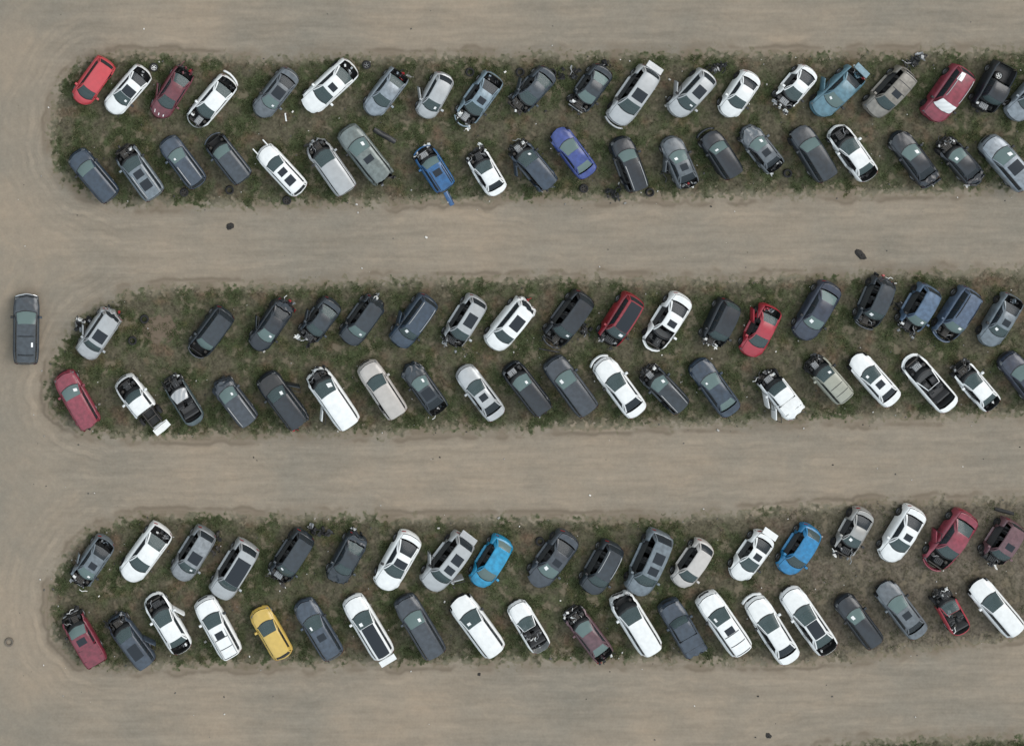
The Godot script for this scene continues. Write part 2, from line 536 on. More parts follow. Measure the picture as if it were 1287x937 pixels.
	if not F.has("nows"):
		sf = Surf.new()
		sf.grid(12, 6, func(u, w): return WS.call(lerpf(-0.93, 0.93, u), lerpf(0.04, 0.985, w), 0.012), mid)
		var ws := part("windshield", sf.done(), M.glass_skylit if F.has("dusty") else M.glass, root)
		if F.has("pl") or F.has("pr"):
			var s0: float = (-0.62 if F.has("pl") else 0.3) + rng.randf_range(-0.06, 0.06)
			var v0: float = rng.randf_range(0.3, 0.62)
			sf = Surf.new()
			var pw := rng.randf_range(0.2, 0.42)
			var ph := rng.randf_range(0.14, 0.3)
			sf.grid(2, 2, func(u, w): return WS.call(s0 + pw * u, v0 + ph * w + 0.1 * pw * u, 0.002), mid)
			part("paper_notice", sf.done(), M.paper, ws)
		if F.has("sheet"):
			sf = Surf.new()
			sf.grid(12, 6, func(u, w): return WS.call(lerpf(-0.95, 0.95, u), lerpf(0.05, 1.0, w), -0.02 - 0.02 * sin(u * 17.0 + w * 9.0)), mid)
			part("white_sheet", sf.done(), M.rail if F.has("topless") else M.paper, ws)
	# pillars and window frames
	var segs: Array = SEGS_LONG if style in ["suv", "van", "wagon"] else SEGS_COUPE if style == "coupe" or F.has("twodoor") else SEGS_CAB if pick else SEGS_SEDAN
	sf = Surf.new()
	for sd in [-1.0, 1.0]:
		sf.grid(2, 6, func(u, w): return WS.call(sd * lerpf(0.9, 1.0, u), w, 0.0), mid)
		if topless: continue
		sf.grid(2, 6, func(u, w): return RG.call(sd * lerpf(0.86, 1.0, u), w, 0.0), mid)
		for g in segs:
			if g[2] == 0: sf.grid(2, 6, func(u, w): return SW.call(sd, lerpf(g[0], g[1], u), w, 0.0), mid)
		sf.grid(12, 1, func(u, w): return SW.call(sd, u, lerpf(0.9, 1.0, w), 0.0), mid)
		var bare: bool = (F.has("dr") and sd > 0.0) or (F.has("dl") and sd < 0.0)
		if not bare: sf.grid(12, 1, func(u, w): return SW.call(sd, u, lerpf(-0.02, 0.06, w), 0.0), mid)
	sf.grid(10, 1, func(u, w): return WS.call(lerpf(-1, 1, u), lerpf(0.975, 1.0, w), 0.0), mid)
	if not topless:
		sf.grid(10, 1, func(u, w): return RG.call(lerpf(-1, 1, u), lerpf(0.95, 1.0, w), 0.0), mid)
	part("cabin_frame", sf.done(), skin, root)
	if not topless:
		for sd in [-1.0, 1.0]:
			if (F.has("dr") and sd > 0.0) or (F.has("dl") and sd < 0.0): continue
			for g in segs:
				if g[2] == 1:
					sf = Surf.new()
					sf.grid(3, 3, func(u, w): return SW.call(sd, lerpf(g[0], g[1], u), lerpf(0.03, 0.93, w), 0.014), mid)
					part("side_window", sf.done(), M.tint, root)
		for sd in [-1.0, 1.0]:
			for g in segs:
				if g[2] == 2:
					sf = Surf.new()
					sf.grid(2, 6, func(u, w): return SW.call(sd, lerpf(g[0], g[1], u), lerpf(0.0, 0.95, w), 0.004), mid)
					part("door_pillar", sf.done(), M.trim, root)
		if not F.has("norg"):
			sf = Surf.new()
			sf.grid(8, 4, func(u, w): return RG.call(lerpf(-0.88, 0.88, u), lerpf(0.03, 0.97, w), 0.012), mid)
			part("rear_window", sf.done(), (M.glass_skylit if F.has("dusty") else M.glass) if F.has("rgl") else M.tint, root)
		# roof
		sf = Surf.new()
		sf.grid(14, 12, func(u, w): return RF(lerpf(D.ta, D.tc, w), lerpf(-1, 1, u)), mid)
		var rf := part("roof", sf.done(), M.roofglass if F.has("blackroof") else skin, root)
		var glassed := func(t0: float, t1: float, s0: float, nm: String, m: Material, up := 0.008) -> void:
			var g := Surf.new()
			g.grid(6, 5, func(u, w): return RF(lerpf(lerpf(D.ta, D.tc, t0), lerpf(D.ta, D.tc, t1), w), lerpf(-s0, s0, u)) + Vector3(0, up, 0), mid)
			part(nm, g.done(), m, rf)
		if F.has("sun"): glassed.call(0.16, 0.16 + 0.5 / ((D.tc - D.ta) * L), 0.52, "sunroof", M.roofglass)
		if F.has("sunb"): glassed.call(0.10, 0.10 + 0.85 / ((D.tc - D.ta) * L), 0.74, "sunroof", M.roofglass)
		if F.has("pano"): glassed.call(0.0, 0.97, 0.78, "sunroof", M.roofglass)
		if F.has("pan7"): glassed.call(0.0, 0.78, 0.84, "sunroof", M.roofglass)
		if F.has("half"): glassed.call(0.0, 0.6, 0.82, "sunroof", M.roofglass)
		if F.has("tag"):
			var g := Surf.new()
			g.grid(2, 2, func(u, w): return RF(lerpf(D.ta, D.tc, lerpf(0.46, 0.58, w)), lerpf(0.55, 0.75, u)) + Vector3(0, 0.012, 0), mid)
			part("paper_notice", g.done(), M.paper, rf)
		if F.has("two"):
			glassed.call(0.08, 0.30, 0.56, "sunroof", M.roofglass)
			glassed.call(0.42, 0.72, 0.6, "sunroof", M.roofglass)
		if F.has("big"): glassed.call(0.2, 0.66, 0.66, "sunroof", M.roofglass)
		if F.has("ribs"):
			for q in [0.36, 0.66, 0.96]:
				glassed.call(q - 0.012, q + 0.012, 0.9, "roof_seam", M.trim, 0.006)
		if F.has("rails"):
			for sd in [-1.0, 1.0]:
				var pts := []
				for i in 9: pts.append(RF(lerpf(D.ta, D.tc, lerpf(0.12, 0.95, i / 8.0)), sd * 0.86) + Vector3(0, 0.035 if i in range(1, 8) else -0.01, 0))
				var g := Surf.new()
				g.tube(pts, 0.03, 6)
				part("roof_rail", g.done(), M.rail if not F.has("darkrail") else M.trim, rf)
		if F.has("bars"):
			for q in [0.3, 0.8]:
				var pts := []
				for i in 7: pts.append(RF(lerpf(D.ta, D.tc, q), lerpf(-0.9, 0.9, i / 6.0)) + Vector3(0, 0.06, 0))
				var g := Surf.new()
				g.tube(pts, 0.025, 6)
				part("roof_bar", g.done(), M.trim, rf)
		if F.has("slab"):
			var g := Surf.new()
			g.grid(4, 4, func(u, w): return RF(lerpf(D.ta, D.tc, lerpf(0.7, 0.98, w)), lerpf(0.45, 0.98, u)) + Vector3(0, 0.05 + 0.03 * sin(u * 4.0 + w * 5.0), 0), mid)
			part("white_panel", g.done(), M.paper, rf)
	elif F.has("junk"):
		for i in 12:
			var o := part("loose_part", [SH.lump, SH.shred, SH.hose][i % 3], [M.alloy, M.dark, M.white_bit, M.plastic, M.steel][rng.randi() % 5], root)
			o.position = Vector3(lerpf(P(D.ta, 0).x, P(0.95, 0).x, rng.randf()), rng.randf_range(0.75, 1.0), rng.randf_range(-0.6, 0.6))
			o.rotation = Vector3(rng.randf() * 0.6, rng.randf() * TAU, rng.randf() * 0.5)
	# ---- trunk, bed
	if pick and F.has("nobed"):
		sf = Surf.new()
		sf.grid(8, 3, func(u, w):
			var p := P(D.tr + 0.02, lerpf(-0.95, 0.95, u))
			return Vector3(p.x, lerpf(0.35, p.y, w), p.z), mid)
		part("cab_back", sf.done(), skin, root)
		for sd in [-1.0, 1.0]:
			sf = Surf.new()
			sf.rbox(Vector3(lerpf(P(D.tr, 0).x, -L * 0.5, 0.5), 0.5, sd * 0.42), Vector3(absf(P(D.tr, 0).x + L * 0.5) * 0.5, 0.07, 0.04), 0.02)
			part("frame_rail", sf.done(), M.steel, root)
		for q in [0.2, 0.55, 0.95]:
			sf = Surf.new()
			sf.rbox(Vector3(lerpf(P(D.tr, 0).x, -L * 0.5, q), 0.5, 0), Vector3(0.05, 0.04, 0.42), 0.02)
			part("cross_member", sf.done(), M.steel if q < 0.9 else M.rail, root)
	elif pick:
		if F.has("tonneau"):
			sf = Surf.new()
			sf.grid(8, 8, func(u, w): return P(lerpf(D.tr + 0.025, 0.972, w), lerpf(-0.85, 0.85, u)) + Vector3(0, 0.02, 0), Vector3(0, -9, 0))
			var tn := part("bed_cover", sf.done(), M.plastic if F.has("blackbed") else skin, root)
			for q in [0.04, 0.62]:
				var g := Surf.new()
				g.tube([P(lerpf(D.tr, 0.972, q + 0.04), -0.84) + Vector3(0, 0.03, 0), P(lerpf(D.tr, 0.972, q + 0.04), 0.84) + Vector3(0, 0.03, 0)], 0.02, 5)
				part("cover_seam", g.done(), M.trim, tn)
		else:
			sf = Surf.new()
			tub(sf, D.tr + 0.02, 0.965, 0.84, 0.62)
			part("truck_bed", sf.done(), M.plastic if F.has("blackbed") else M.steel, root)
			if F.has("spare"):
				var o := part("spare_wheel", SH.tyre, M.tyre, root)
				o.position = Vector3(P(0.75, 0).x, 0.75, 0.15)
				o.rotation.x = -PI / 2
				var o2 := part("rim", SH.rim, M.white_bit, o)
				o2.position.z = 0.01
	elif not long:
		if F.has("notrunk"):
			sf = Surf.new()
			tub(sf, D.tr + 0.015, 0.972, 0.84, 0.5)
			part("boot_floor", sf.done(), M.dark, root)
			for i in 4:
				var o := part("loose_part", [SH.lump, SH.shred][i % 2], [M.dark, M.alloy, M.plastic, skin][rng.randi() % 4], root)
				o.position = Vector3(lerpf(P(D.tr, 0).x, P(0.96, 0).x, rng.randf()), rng.randf_range(0.58, 0.8), rng.randf_range(-0.55, 0.55))
				o.rotation = Vector3(rng.randf() * 0.6, rng.randf() * TAU, 0)
		elif not topless or not F.has("junk"):
			sf = Surf.new()
			sf.grid(10, 6, func(u, w):
				var s: float = lerpf(-0.845, 0.845, u)
				return P(lerpf(D.tr + 0.02, 0.978, w), s) + Vector3(0, 0.014 + 0.015 * w * w, 0), Vector3(0, -9, 0))
			part("boot_lid", sf.done(), skin, root)
			sf = Surf.new()
			tub(sf, D.tr + 0.005, 0.972, 0.84, 0.5, 0.05)
			part("boot_floor", sf.done(), M.dark, root)
	elif not F.has("nr"):
		sf = Surf.new()                                        # tailgate sill between glass and rear face
		sf.grid(8, 1, func(u, w): return P(lerpf(D.tr - 0.01, 0.985, w), lerpf(-0.87, 0.87, u)) + Vector3(0, 0.01, 0), Vector3(0, -9, 0))
		part("tailgate", sf.done(), skin, root)
	if F.has("tg"):                                            # a raised or dropped tailgate sticking out behind
		sf = Surf.new()
		var p0 := P(1.0, 0.0)
		sf.rbox(Vector3(p0.x - 0.15, D.hd - 0.02, 0), Vector3(0.26, 0.035, D.w * 0.72), 0.03, Basis(Vector3(0, 0, 1), 0.12))
		part("tailgate", sf.done(), skin, root)
	if F.has("nr") or F.has("rw"):
		for i in 7:
			var o := part("loose_part", [SH.lump, SH.shred, SH.hose][i % 3], [M.dark, M.alloy, M.plastic, M.white_bit, skin, M.tail][rng.randi() % 6], root)
			o.position = Vector3(-L * 0.5 + rng.randf_range(-0.1, 0.45), rng.randf_range(0.45, 0.85), rng.randf_range(-0.7, 0.7))
			o.rotation = Vector3(rng.randf() * 0.8, rng.randf() * TAU, rng.randf() * 0.5)
		sf = Surf.new()
		sf.rbox(Vector3(-L * 0.5 + 0.2, 0.5, 0), Vector3(0.06, 0.06, D.w * 0.78), 0.03)
		part("bumper_beam", sf.done(), M.steel, root)
	if F.has("nf"):
		sf = Surf.new()
		sf.rbox(Vector3(L * 0.5 - 0.3, 0.5, 0), Vector3(0.05, 0.06, D.w * 0.74), 0.03)
		part("bumper_beam", sf.done(), M.alloy if rng.randf() < 0.5 else M.steel, root)
	if F.has("prongs"):
		for sd in [-1.0, 1.0]:
			sf = Surf.new()
			sf.rbox(Vector3(L * 0.5 + 0.05, 0.55, sd * D.w * 0.62), Vector3(0.38, 0.05, 0.05), 0.025)
			part("frame_rail", sf.done(), skin, root)
	if F.has("ring"):                                         # bare front frame left round an empty bay
		var pts := []
		for i in 13: pts.append(P(0.0, lerpf(-0.95, 0.95, i / 12.0)) + Vector3(0.08, -0.04, 0))
		sf = Surf.new()
		sf.tube(pts, 0.06, 6)
		part("front_frame", sf.done(), skin, root)
	if F.has("chromef"):
		var pts := []
		for i in 13: pts.append(P(0.0, lerpf(-0.96, 0.96, i / 12.0)) + Vector3(0.05, -0.1, 0))
		sf = Surf.new()
		sf.tube(pts, 0.06, 6)
		part("front_bumper", sf.done(), M.chrome, root)
	if F.has("bump"):                                         # bumper hanging off the nose
		var pts := []
		for i in 13: pts.append(P(0.0, lerpf(-1.0, 0.9, i / 12.0)) + Vector3(0.26 - 0.12 * i / 12.0, -0.22, 0))
		sf = Surf.new()
		sf.tube(pts, 0.085, 6, 1.6)
		part("front_bumper", sf.done(), skin, root)
	if F.has("rbump"):
		var pts := []
		for i in 13: pts.append(P(1.0, lerpf(-0.9, 1.0, i / 12.0)) - Vector3(0.1 + 0.24 * i / 12.0, 0.25, 0))
		sf = Surf.new()
		sf.tube(pts, 0.085, 6, 1.6)
		part("rear_bumper", sf.done(), skin, root)
	# ---- mirrors
	for sd in [-1.0, 1.0]:
		if rng.randf() < 0.25 or topless: continue
		var mp := P(D.tw + 0.05, sd)
		var mi := part("mirror", SH.mirror, skin if rng.randf() < 0.6 else M.trim, root)
		mi.position = Vector3(mp.x, mp.y + 0.09, sd * (D.w + 0.11))
	# ---- open doors
	for q in ["or", "ol", "or2", "ol2"]:
		if not F.has(q): continue
		var sd := 1.0 if q.begins_with("or") else -1.0
		var hx: float = P(D.tw + (0.08 if q.length() == 2 else 0.34), 0).x
		var dn := Node3D.new()
		dn.name = "door"
		root.add_child(dn, true)
		dn.position = Vector3(hx, 0.0, sd * (D.w + 0.02))
		dn.rotation.y = sd * rng.randf_range(0.35, 0.75)
		sf = Surf.new()
		sf.grid(8, 4, func(u, w): return Vector3(-1.05 * u, lerpf(0.36, D.hc - 0.02, w), sd * (0.05 * sin(PI * w) + 0.02)), Vector3(-0.5, 0.7, -sd * 9.0))
		sf.grid(8, 4, func(u, w): return Vector3(-1.05 * u, lerpf(0.36, D.hc - 0.02, w), -sd * 0.06), Vector3(-0.5, 0.7, sd * 9.0))
		sf.grid(8, 1, func(u, w): return Vector3(-1.05 * u, D.hc - 0.02, lerpf(sd * 0.02, -sd * 0.06, w)), Vector3(-0.5, -9.0, 0))
		part("door_panel", sf.done(), skin, dn)
		sf = Surf.new()
		sf.tube([Vector3(-0.05, D.hc - 0.03, 0), Vector3(-0.45, D.h - 0.16, -sd * 0.14), Vector3(-1.0, D.h - 0.14, -sd * 0.16), Vector3(-1.04, D.hc - 0.03, 0)], 0.028, 5)
		part("window_frame", sf.done(), M.trim, dn)
	return root

func engine_things(root: Node3D, F: Dictionary) -> void:
	var x0 := P(0.06, 0).x
	var x1 := P(D.tw, 0).x
	var xm := lerpf(x0, x1, 0.5)
	if not F.has("gutted"):
		var e := part("engine", SH.engine, [M.steel, M.plastic, M.alloy][rng.randi() % 3], root)
		e.position = Vector3(xm, 0.62, rng.randf_range(-0.15, 0.15))
		e.rotation.y = 0.0 if rng.randf() < 0.6 else PI / 2
		var b := part("battery", SH.battery, M.plastic if rng.randf() < 0.6 else M.white_bit, root)
		b.position = Vector3(x1 + 0.35, 0.68, 0.52)
		for i in 3:
			var h := part("hose", SH.hose, M.plastic if i < 2 else M.alloy, root)
			h.position = Vector3(rng.randf_range(x1 + 0.2, x0 - 0.2), 0.74, rng.randf_range(-0.5, 0.5))
			h.rotation.y = rng.randf() * TAU
	for sd in [-1.0, 1.0]:
		var tw := part("strut_tower", SH.tower, M.dark if rng.randf() < 0.5 else M.steel, root)
		tw.position = Vector3(lerpf(x0, x1, 0.72), 0.74, sd * D.w * 0.62)
		tw.rotation.x = -PI / 2
	var s := Surf.new()
	s.rbox(Vector3(x0 - 0.05, 0.6, 0), Vector3(0.05, 0.16, D.w * 0.6), 0.03)
	part("radiator", s.done(), M.dark if rng.randf() < 0.6 else M.steel, root)
	if (F.has("fw") or F.has("nf")) and not F.has("gutted"):
		for i in 8:
			var o := part("loose_part", [SH.lump, SH.shred, SH.hose][i % 3], [M.dark, M.alloy, M.plastic, M.white_bit, M.steel][rng.randi() % 5], root)
			o.position = Vector3(rng.randf_range(x1 + 0.3, x0 + 0.35), rng.randf_range(0.5, 0.8), rng.randf_range(-0.75, 0.75))
			o.rotation = Vector3(rng.randf() * 0.8, rng.randf() * TAU, rng.randf() * 0.5)

# ---------------------------------------------------------------- the yard's vehicles
# style, nose x, nose y, tail x, tail y (photograph pixels), colour, state, look
const ROW_A := [
	["van", 97, 130, 136, 75, "red", "dl", "red minivan with an intact hood"],
	["sedan", 136, 142, 184, 86, "white", "half notrunk pl", "white sedan, black roof panel, boot lid gone"],
	["sedan", 195, 149, 236, 84, "maroon", "notrunk or rgl nr marks", "maroon sedan with pale marks on hood"],
	["sedan", 240, 159, 291, 98, "white", "nohood notrunk rgl rbump", "white sedan, bare engine, hanging rear bumper"],
	["sedan", 323, 147, 369, 88, "grey2", "sunb pl", "dark grey sedan with a big dark sunroof"],
	["sedan", 383, 138, 445, 80, "white", "sun notrunk rgl nf", "long white sedan with small sunroof"],
	["sedan", 463, 145, 506, 88, "steel", "notrunk rgl nr", "pale steel sedan with an open boot"],
	["hatch", 531, 149, 562, 92, "silver", "or pl", "silver hatchback with a door open"],
	["sedan", 579, 157, 624, 93, "blusteel", "nohood ring sun notrunk dr nf", "pale blue sedan stripped of its hood"],
	["sedan", 645, 141, 693, 87, "slate", "nohood nf fw rgl or dr", "slate sedan with its nose torn off"],
	["sedan", 721, 142, 762, 83, "dark", "nohood nf fw nfr rgl dr", "dark sedan, whole front end missing"],
	["wagon", 772, 156, 821, 85, "silver", "sunb dr bump tg", "long silver estate car with drooping front bumper"],
	["hatch", 845, 145, 894, 91, "silver", "big or pl", "silver hatchback with a wide dark sunroof"],
	["sedan", 911, 147, 948, 91, "white", "", "white sedan with dark rear window"],
	["coupe", 979, 136, 1021, 85, "white", "nohood fw nf dr", "white coupe with crushed nose"],
	["sedan", 1025, 144, 1081, 88, "teal", "notrunk or pr nr tg", "teal sedan with boot lid raised"],
	["suv", 1093, 144, 1144, 88, "taupe", "ribs sun dr pl", "taupe utility car with ribbed roof"],
	["suv", 1168, 151, 1215, 85, "crimson", "sheet rails slab", "crimson utility car, white sheet over its windshield"],
	["pickup", 1231, 142, 1266, 80, "black", "nohood nf spare blackbed crew", "black pickup carrying a spare wheel"],
	["sedan", 1271, 150, 1322, 92, "steel", "pl", "pale steel sedan cut by the right edge"],
]
const ROW_B := [
	["suv", 92, 191, 142, 250, "navyslate", "", "dark slate utility car with plain roof"],
	["suv", 150, 183, 197, 248, "steelg", "nohood fw rails two nf", "grey utility car with silver roof rails"],
	["wagon", 207, 174, 252, 234, "slateb", "rails pl", "slate blue estate car with roof rails"],
	["suv", 264, 171, 308, 227, "greyd", "nohood ring gutted nf", "charcoal utility car with empty nose frame"],
	["wagon", 328, 186, 380, 242, "white", "two prongs", "white estate car with two prongs ahead"],
	["van", 392, 176, 438, 242, "silver", "nohood fw", "pale grey minivan with charred engine bay"],
	["suv", 432, 160, 486, 229, "sage", "sun rw nr norg pr", "sage grey utility car with crushed tail"],
	["suv", 529, 186, 562, 238, "blue", "nohood ring sun darkrail rails nf", "blue utility car with stripped nose"],
	["sedan", 595, 188, 628, 244, "white", "nohood nf dl", "white sedan with bare left side"],
	["van", 646, 179, 693, 236, "navyslate", "nohood nf fw ol pr dl rw", "navy minivan with left door open"],
	["sedan", 698, 162, 742, 221, "royal", "rgl nf", "royal blue sedan"],
	["suv", 778, 172, 803, 240, "black", "rails dl", "black utility car with silver roof rails"],
	["sedan", 841, 172, 868, 237, "grey2", "sun ol notrunk nr pl", "mid grey sedan, left door open, boot gutted"],
	["suv", 888, 166, 924, 222, "black", "bump pl nf", "black utility car, front bumper pulled forward"],
	["sedan", 936, 160, 978, 214, "grey2", "sun notrunk nr fw pr dl", "grey sedan, small sunroof, tail missing"],
	["suv", 1001, 159, 1042, 226, "dark", "pr nf", "dark utility car with a closed hood"],
	["sedan", 1049, 159, 1095, 225, "white", "nohood notrunk rgl dl", "white sedan with framed bare engine bay"],
	["sedan", 1126, 167, 1172, 231, "black", "pr rbump rw", "black sedan with loose rear bumper"],
	["sedan", 1184, 174, 1230, 229, "black", "nohood nf fw pl rbump rw", "black sedan with open engine bay"],
	["suv", 1240, 174, 1293, 236, "steel", "sunb pr", "pale steel utility car with wide sunroof"],
]
const ROW_C := [
	["suv", 103, 450, 144, 389, "silver", "sunb or rw pl", "silver utility car, dark sunroof, rubbish beside it"],
	["suv", 243, 447, 286, 389, "dark", "nohood ring gutted", "black utility car with squared empty nose"],
	["sedan", 319, 441, 362, 377, "black", "pl or rw", "black sedan with battered tail"],
	["sedan", 381, 431, 421, 377, "dark", "nohood nf fw rgl or dr", "small dark sedan without a nose"],
	["suv", 434, 432, 476, 373, "dark", "rw pl dr", "dark utility car with smashed tail"],
	["suv", 497, 435, 542, 373, "navyslate", "rails or pr", "slate utility car with pale roof rails"],
	["suv", 563, 437, 603, 373, "silver", "nohood fw nf big dr", "silver utility car, wrecked nose, large sunroof"],
	["suv", 616, 438, 665, 377, "white", "big rw", "white utility car with large dark sunroof"],
	["suv", 690, 434, 738, 369, "black", "nohood ring nf dr pl", "black utility car behind a bent front frame"],
	["suv", 759, 435, 800, 371, "redd", "nohood nf pano pl", "red utility car with black glass roof"],
	["sedan", 817, 440, 861, 370, "white", "nohood ring sun nows dr", "white sedan with no hood and no windshield"],
	["suv", 891, 437, 920, 377, "black", "nohood nf fw rgl", "black utility car with stripped nose"],
	["sedan", 940, 449, 972, 384, "redb", "notrunk or2 dr rgl", "bright red sedan with torn side panel"],
	["sedan", 1006, 428, 1048, 355, "navy", "rgl pr", "long navy sedan"],
	["suv", 1086, 412, 1114, 348, "dark", "nohood ring dr rw pr", "dark utility car with stripped side"],
	["suv", 1137, 419, 1172, 359, "blusteel2", "nohood nf fw dr pl", "steel blue utility car without a nose"],
	["suv", 1182, 427, 1224, 363, "bluegrey", "nohood ring pl darkrail rails", "blue grey utility car with rounded empty nose"],
	["sedan", 1239, 436, 1277, 371, "steelg", "sun pr notrunk", "grey sedan with open boot and small sunroof"],
]
const ROW_D := [
	["suv", 77, 468, 116, 537, "crimson", "pr rw", "crimson utility car with closed hood"],
	["pickup", 152, 475, 200, 538, "white", "nohood nobed", "white pickup without hood, bed stripped"],
	["coupe", 211, 472, 249, 533, "greeng", "topless nohood nf fw sheet", "dark green roofless car without hood"],
	["van", 273, 476, 316, 532, "grey", "rails fw pr", "charcoal minivan with bent nose"],
	["suv", 331, 471, 380, 536, "black", "pr rgl blackhood or rw", "black utility car with dented black hood"],
	["van", 393, 464, 442, 536, "white", "nohood fw pr ol2", "white minivan with hanging side door"],
	["suv", 458, 456, 502, 523, "beige", "dl pl", "beige utility car"],
	["sedan", 512, 458, 555, 519, "dark", "sunb notrunk fw nr pr", "dark sedan with stripped tail"],
	["sedan", 580, 462, 627, 525, "silver", "sun dl", "silver sedan with small sunroof"],
	["suv", 639, 458, 686, 519, "black", "nohood rw pr", "black utility car with engine showing"],
	["suv", 692, 451, 742, 519, "grey", "pl", "long charcoal utility car"],
	["sedan", 754, 453, 804, 521, "white", "bump", "white sedan with front bumper sprung forward"],
	["suv", 810, 462, 859, 514, "dark", "nohood nf fw rails pr dl", "dark utility car with white rails, no nose"],
	["sedan", 875, 454, 922, 520, "navyslate", "rgl pl", "slate sedan with pale rear glass"],
	["pickup", 960, 468, 1002, 522, "white", "nohood nf rw ol ol2 nfr tonneau", "crushed white truck, two doors hanging open"],
	["suv", 1019, 450, 1064, 502, "olive", "nohood nf nfl pr ribs", "pale olive utility car with skeletal nose"],
	["sedan", 1073, 447, 1125, 506, "white", "sun pl nf", "white sedan with small square sunroof"],
	["coupe", 1142, 450, 1197, 514, "white", "nohood ring topless nows", "white roofless car stripped to its seats"],
	["sedan", 1204, 457, 1250, 512, "white", "nohood nf rgl dl notrunk", "white sedan with hollow nose and bare side"],
	["suv", 1264, 446, 1310, 506, "navy", "", "navy utility car cut by the right edge"],
]
const ROW_E := [
	["sedan", 93, 740, 136, 676, "steelg", "nohood nf fw sun notrunk or pl", "grey sedan, crushed nose, torn tail"],
	["sedan", 157, 731, 207, 662, "white", "rgl notrunk", "white sedan with slot behind its rear window"],
	["suv", 222, 729, 262, 665, "steelg2", "sunb pl dr", "grey utility car with square sunroof"],
	["suv", 272, 752, 315, 682, "silver", "pan7 dr", "silver utility car with black roof"],
	["suv", 344, 733, 386, 669, "dark", "nohood nf fw pr dr", "dark utility car, parts strewn behind its tail"],
	["sedan", 418, 735, 453, 670, "dark", "rgl fw rw", "dark sedan with closed hood"],
	["coupe", 479, 743, 520, 670, "white", "half pl", "white coupe with black front roof panel"],
	["suv", 536, 741, 587, 674, "silver", "two ol or tg dr", "silver utility car with two sunroof panes"],
	["hatch", 598, 738, 636, 676, "cyan", "dr rgl", "bright cyan hatchback with full hood"],
	["sedan", 670, 738, 719, 670, "grey", "sun pr dr nf", "charcoal sedan with rounded hood"],
	["suv", 738, 746, 774, 682, "dark", "rails dr", "dark utility car with two pale roof rails"],
	["suv", 797, 749, 834, 668, "steelg", "two dr", "steel grey utility car with twin sunroofs"],
	["hatch", 851, 738, 890, 681, "offwhite", "dr", "small off white hatchback"],
	["coupe", 924, 730, 966, 670, "white", "sun dr tg", "white two door car with sunroof"],
	["hatch", 985, 722, 1024, 662, "azure", "dr rgl", "azure hatchback with dark open side"],
	["coupe", 1056, 702, 1090, 640, "greyl", "nohood dr nf pr", "pale grey coupe with bare nose"],
	["sedan", 1113, 707, 1155, 638, "white", "sun", "clean white sedan with small sunroof"],
	["sedan", 1171, 716, 1220, 644, "crimson", "nohood ring or pr rgl", "crimson sedan with open engine bay"],
	["suv", 1242, 710, 1277, 655, "mauve", "nohood nf fw dr sun", "mauve utility car, wrecked all round"],
	["suv", 1300, 715, 1336, 650, "grey", "", "grey utility car past the right edge"],
]
const ROW_F := [
	["pickup", 85, 768, 123, 834, "maroon2", "nohood nf fw sun tonneau", "maroon pickup with covered bed"],
	["suv", 141, 774, 187, 836, "slateb", "nohood fw big pr or2", "slate utility car with wide sunroof, no hood"],
	["sedan", 189, 748, 232, 819, "white", "nohood notrunk rgl or", "white sedan, black engine bay, tail cut away"],
	["suv", 254, 753, 293, 824, "white", "sun ribs rails", "white utility car with sunroof and roof rails"],
	["hatch", 323, 765, 359, 827, "yellow", "", "yellow hatchback"],
	["wagon", 378, 755, 422, 827, "slateb", "sun pl", "slate blue estate car with small sunroof"],
	["wagon", 440, 750, 486, 827, "white", "pano pl rgl tg", "white estate car with black glass roof"],
	["suv", 505, 750, 550, 825, "grey", "pr", "charcoal utility car with plain dark roof"],
	["suv", 573, 750, 625, 821, "white", "pl nf", "white utility car with plain white roof"],
	["coupe", 647, 758, 683, 818, "white", "topless junk", "white sports car with its roof off"],
	["sedan", 715, 764, 763, 828, "plum", "nohood nf fw pr rgl notrunk nr", "plum sedan with stripped nose and tail"],
	["suv", 776, 746, 821, 819, "white", "nohood fw gutted", "white utility car with open nose"],
	["pickup", 838, 756, 877, 823, "slateb", "tonneau rw", "slate pickup with covered bed"],
	["suv", 885, 747, 935, 820, "white", "sun ribs pl", "white utility car with sunroof and seamed roof"],
	["sedan", 947, 753, 996, 832, "white", "bump dl", "white sedan with gaping front bumper"],
	["sedan", 990, 741, 1044, 820, "white", "pano rgl notrunk dl", "white sedan with black glass roof"],
	["wagon", 1058, 751, 1103, 812, "black", "pl", "black estate car with closed hood"],
	["sedan", 1108, 733, 1158, 799, "grey2", "sun nf", "mid grey sedan with small sunroof"],
	["hatch", 1181, 742, 1211, 796, "redb", "nohood nf fw topless junk nfl nfr", "red stripped shell with engine exposed"],
	["wagon", 1225, 731, 1280, 796, "white", "twodoor nf", "white car with plain roof"],
]

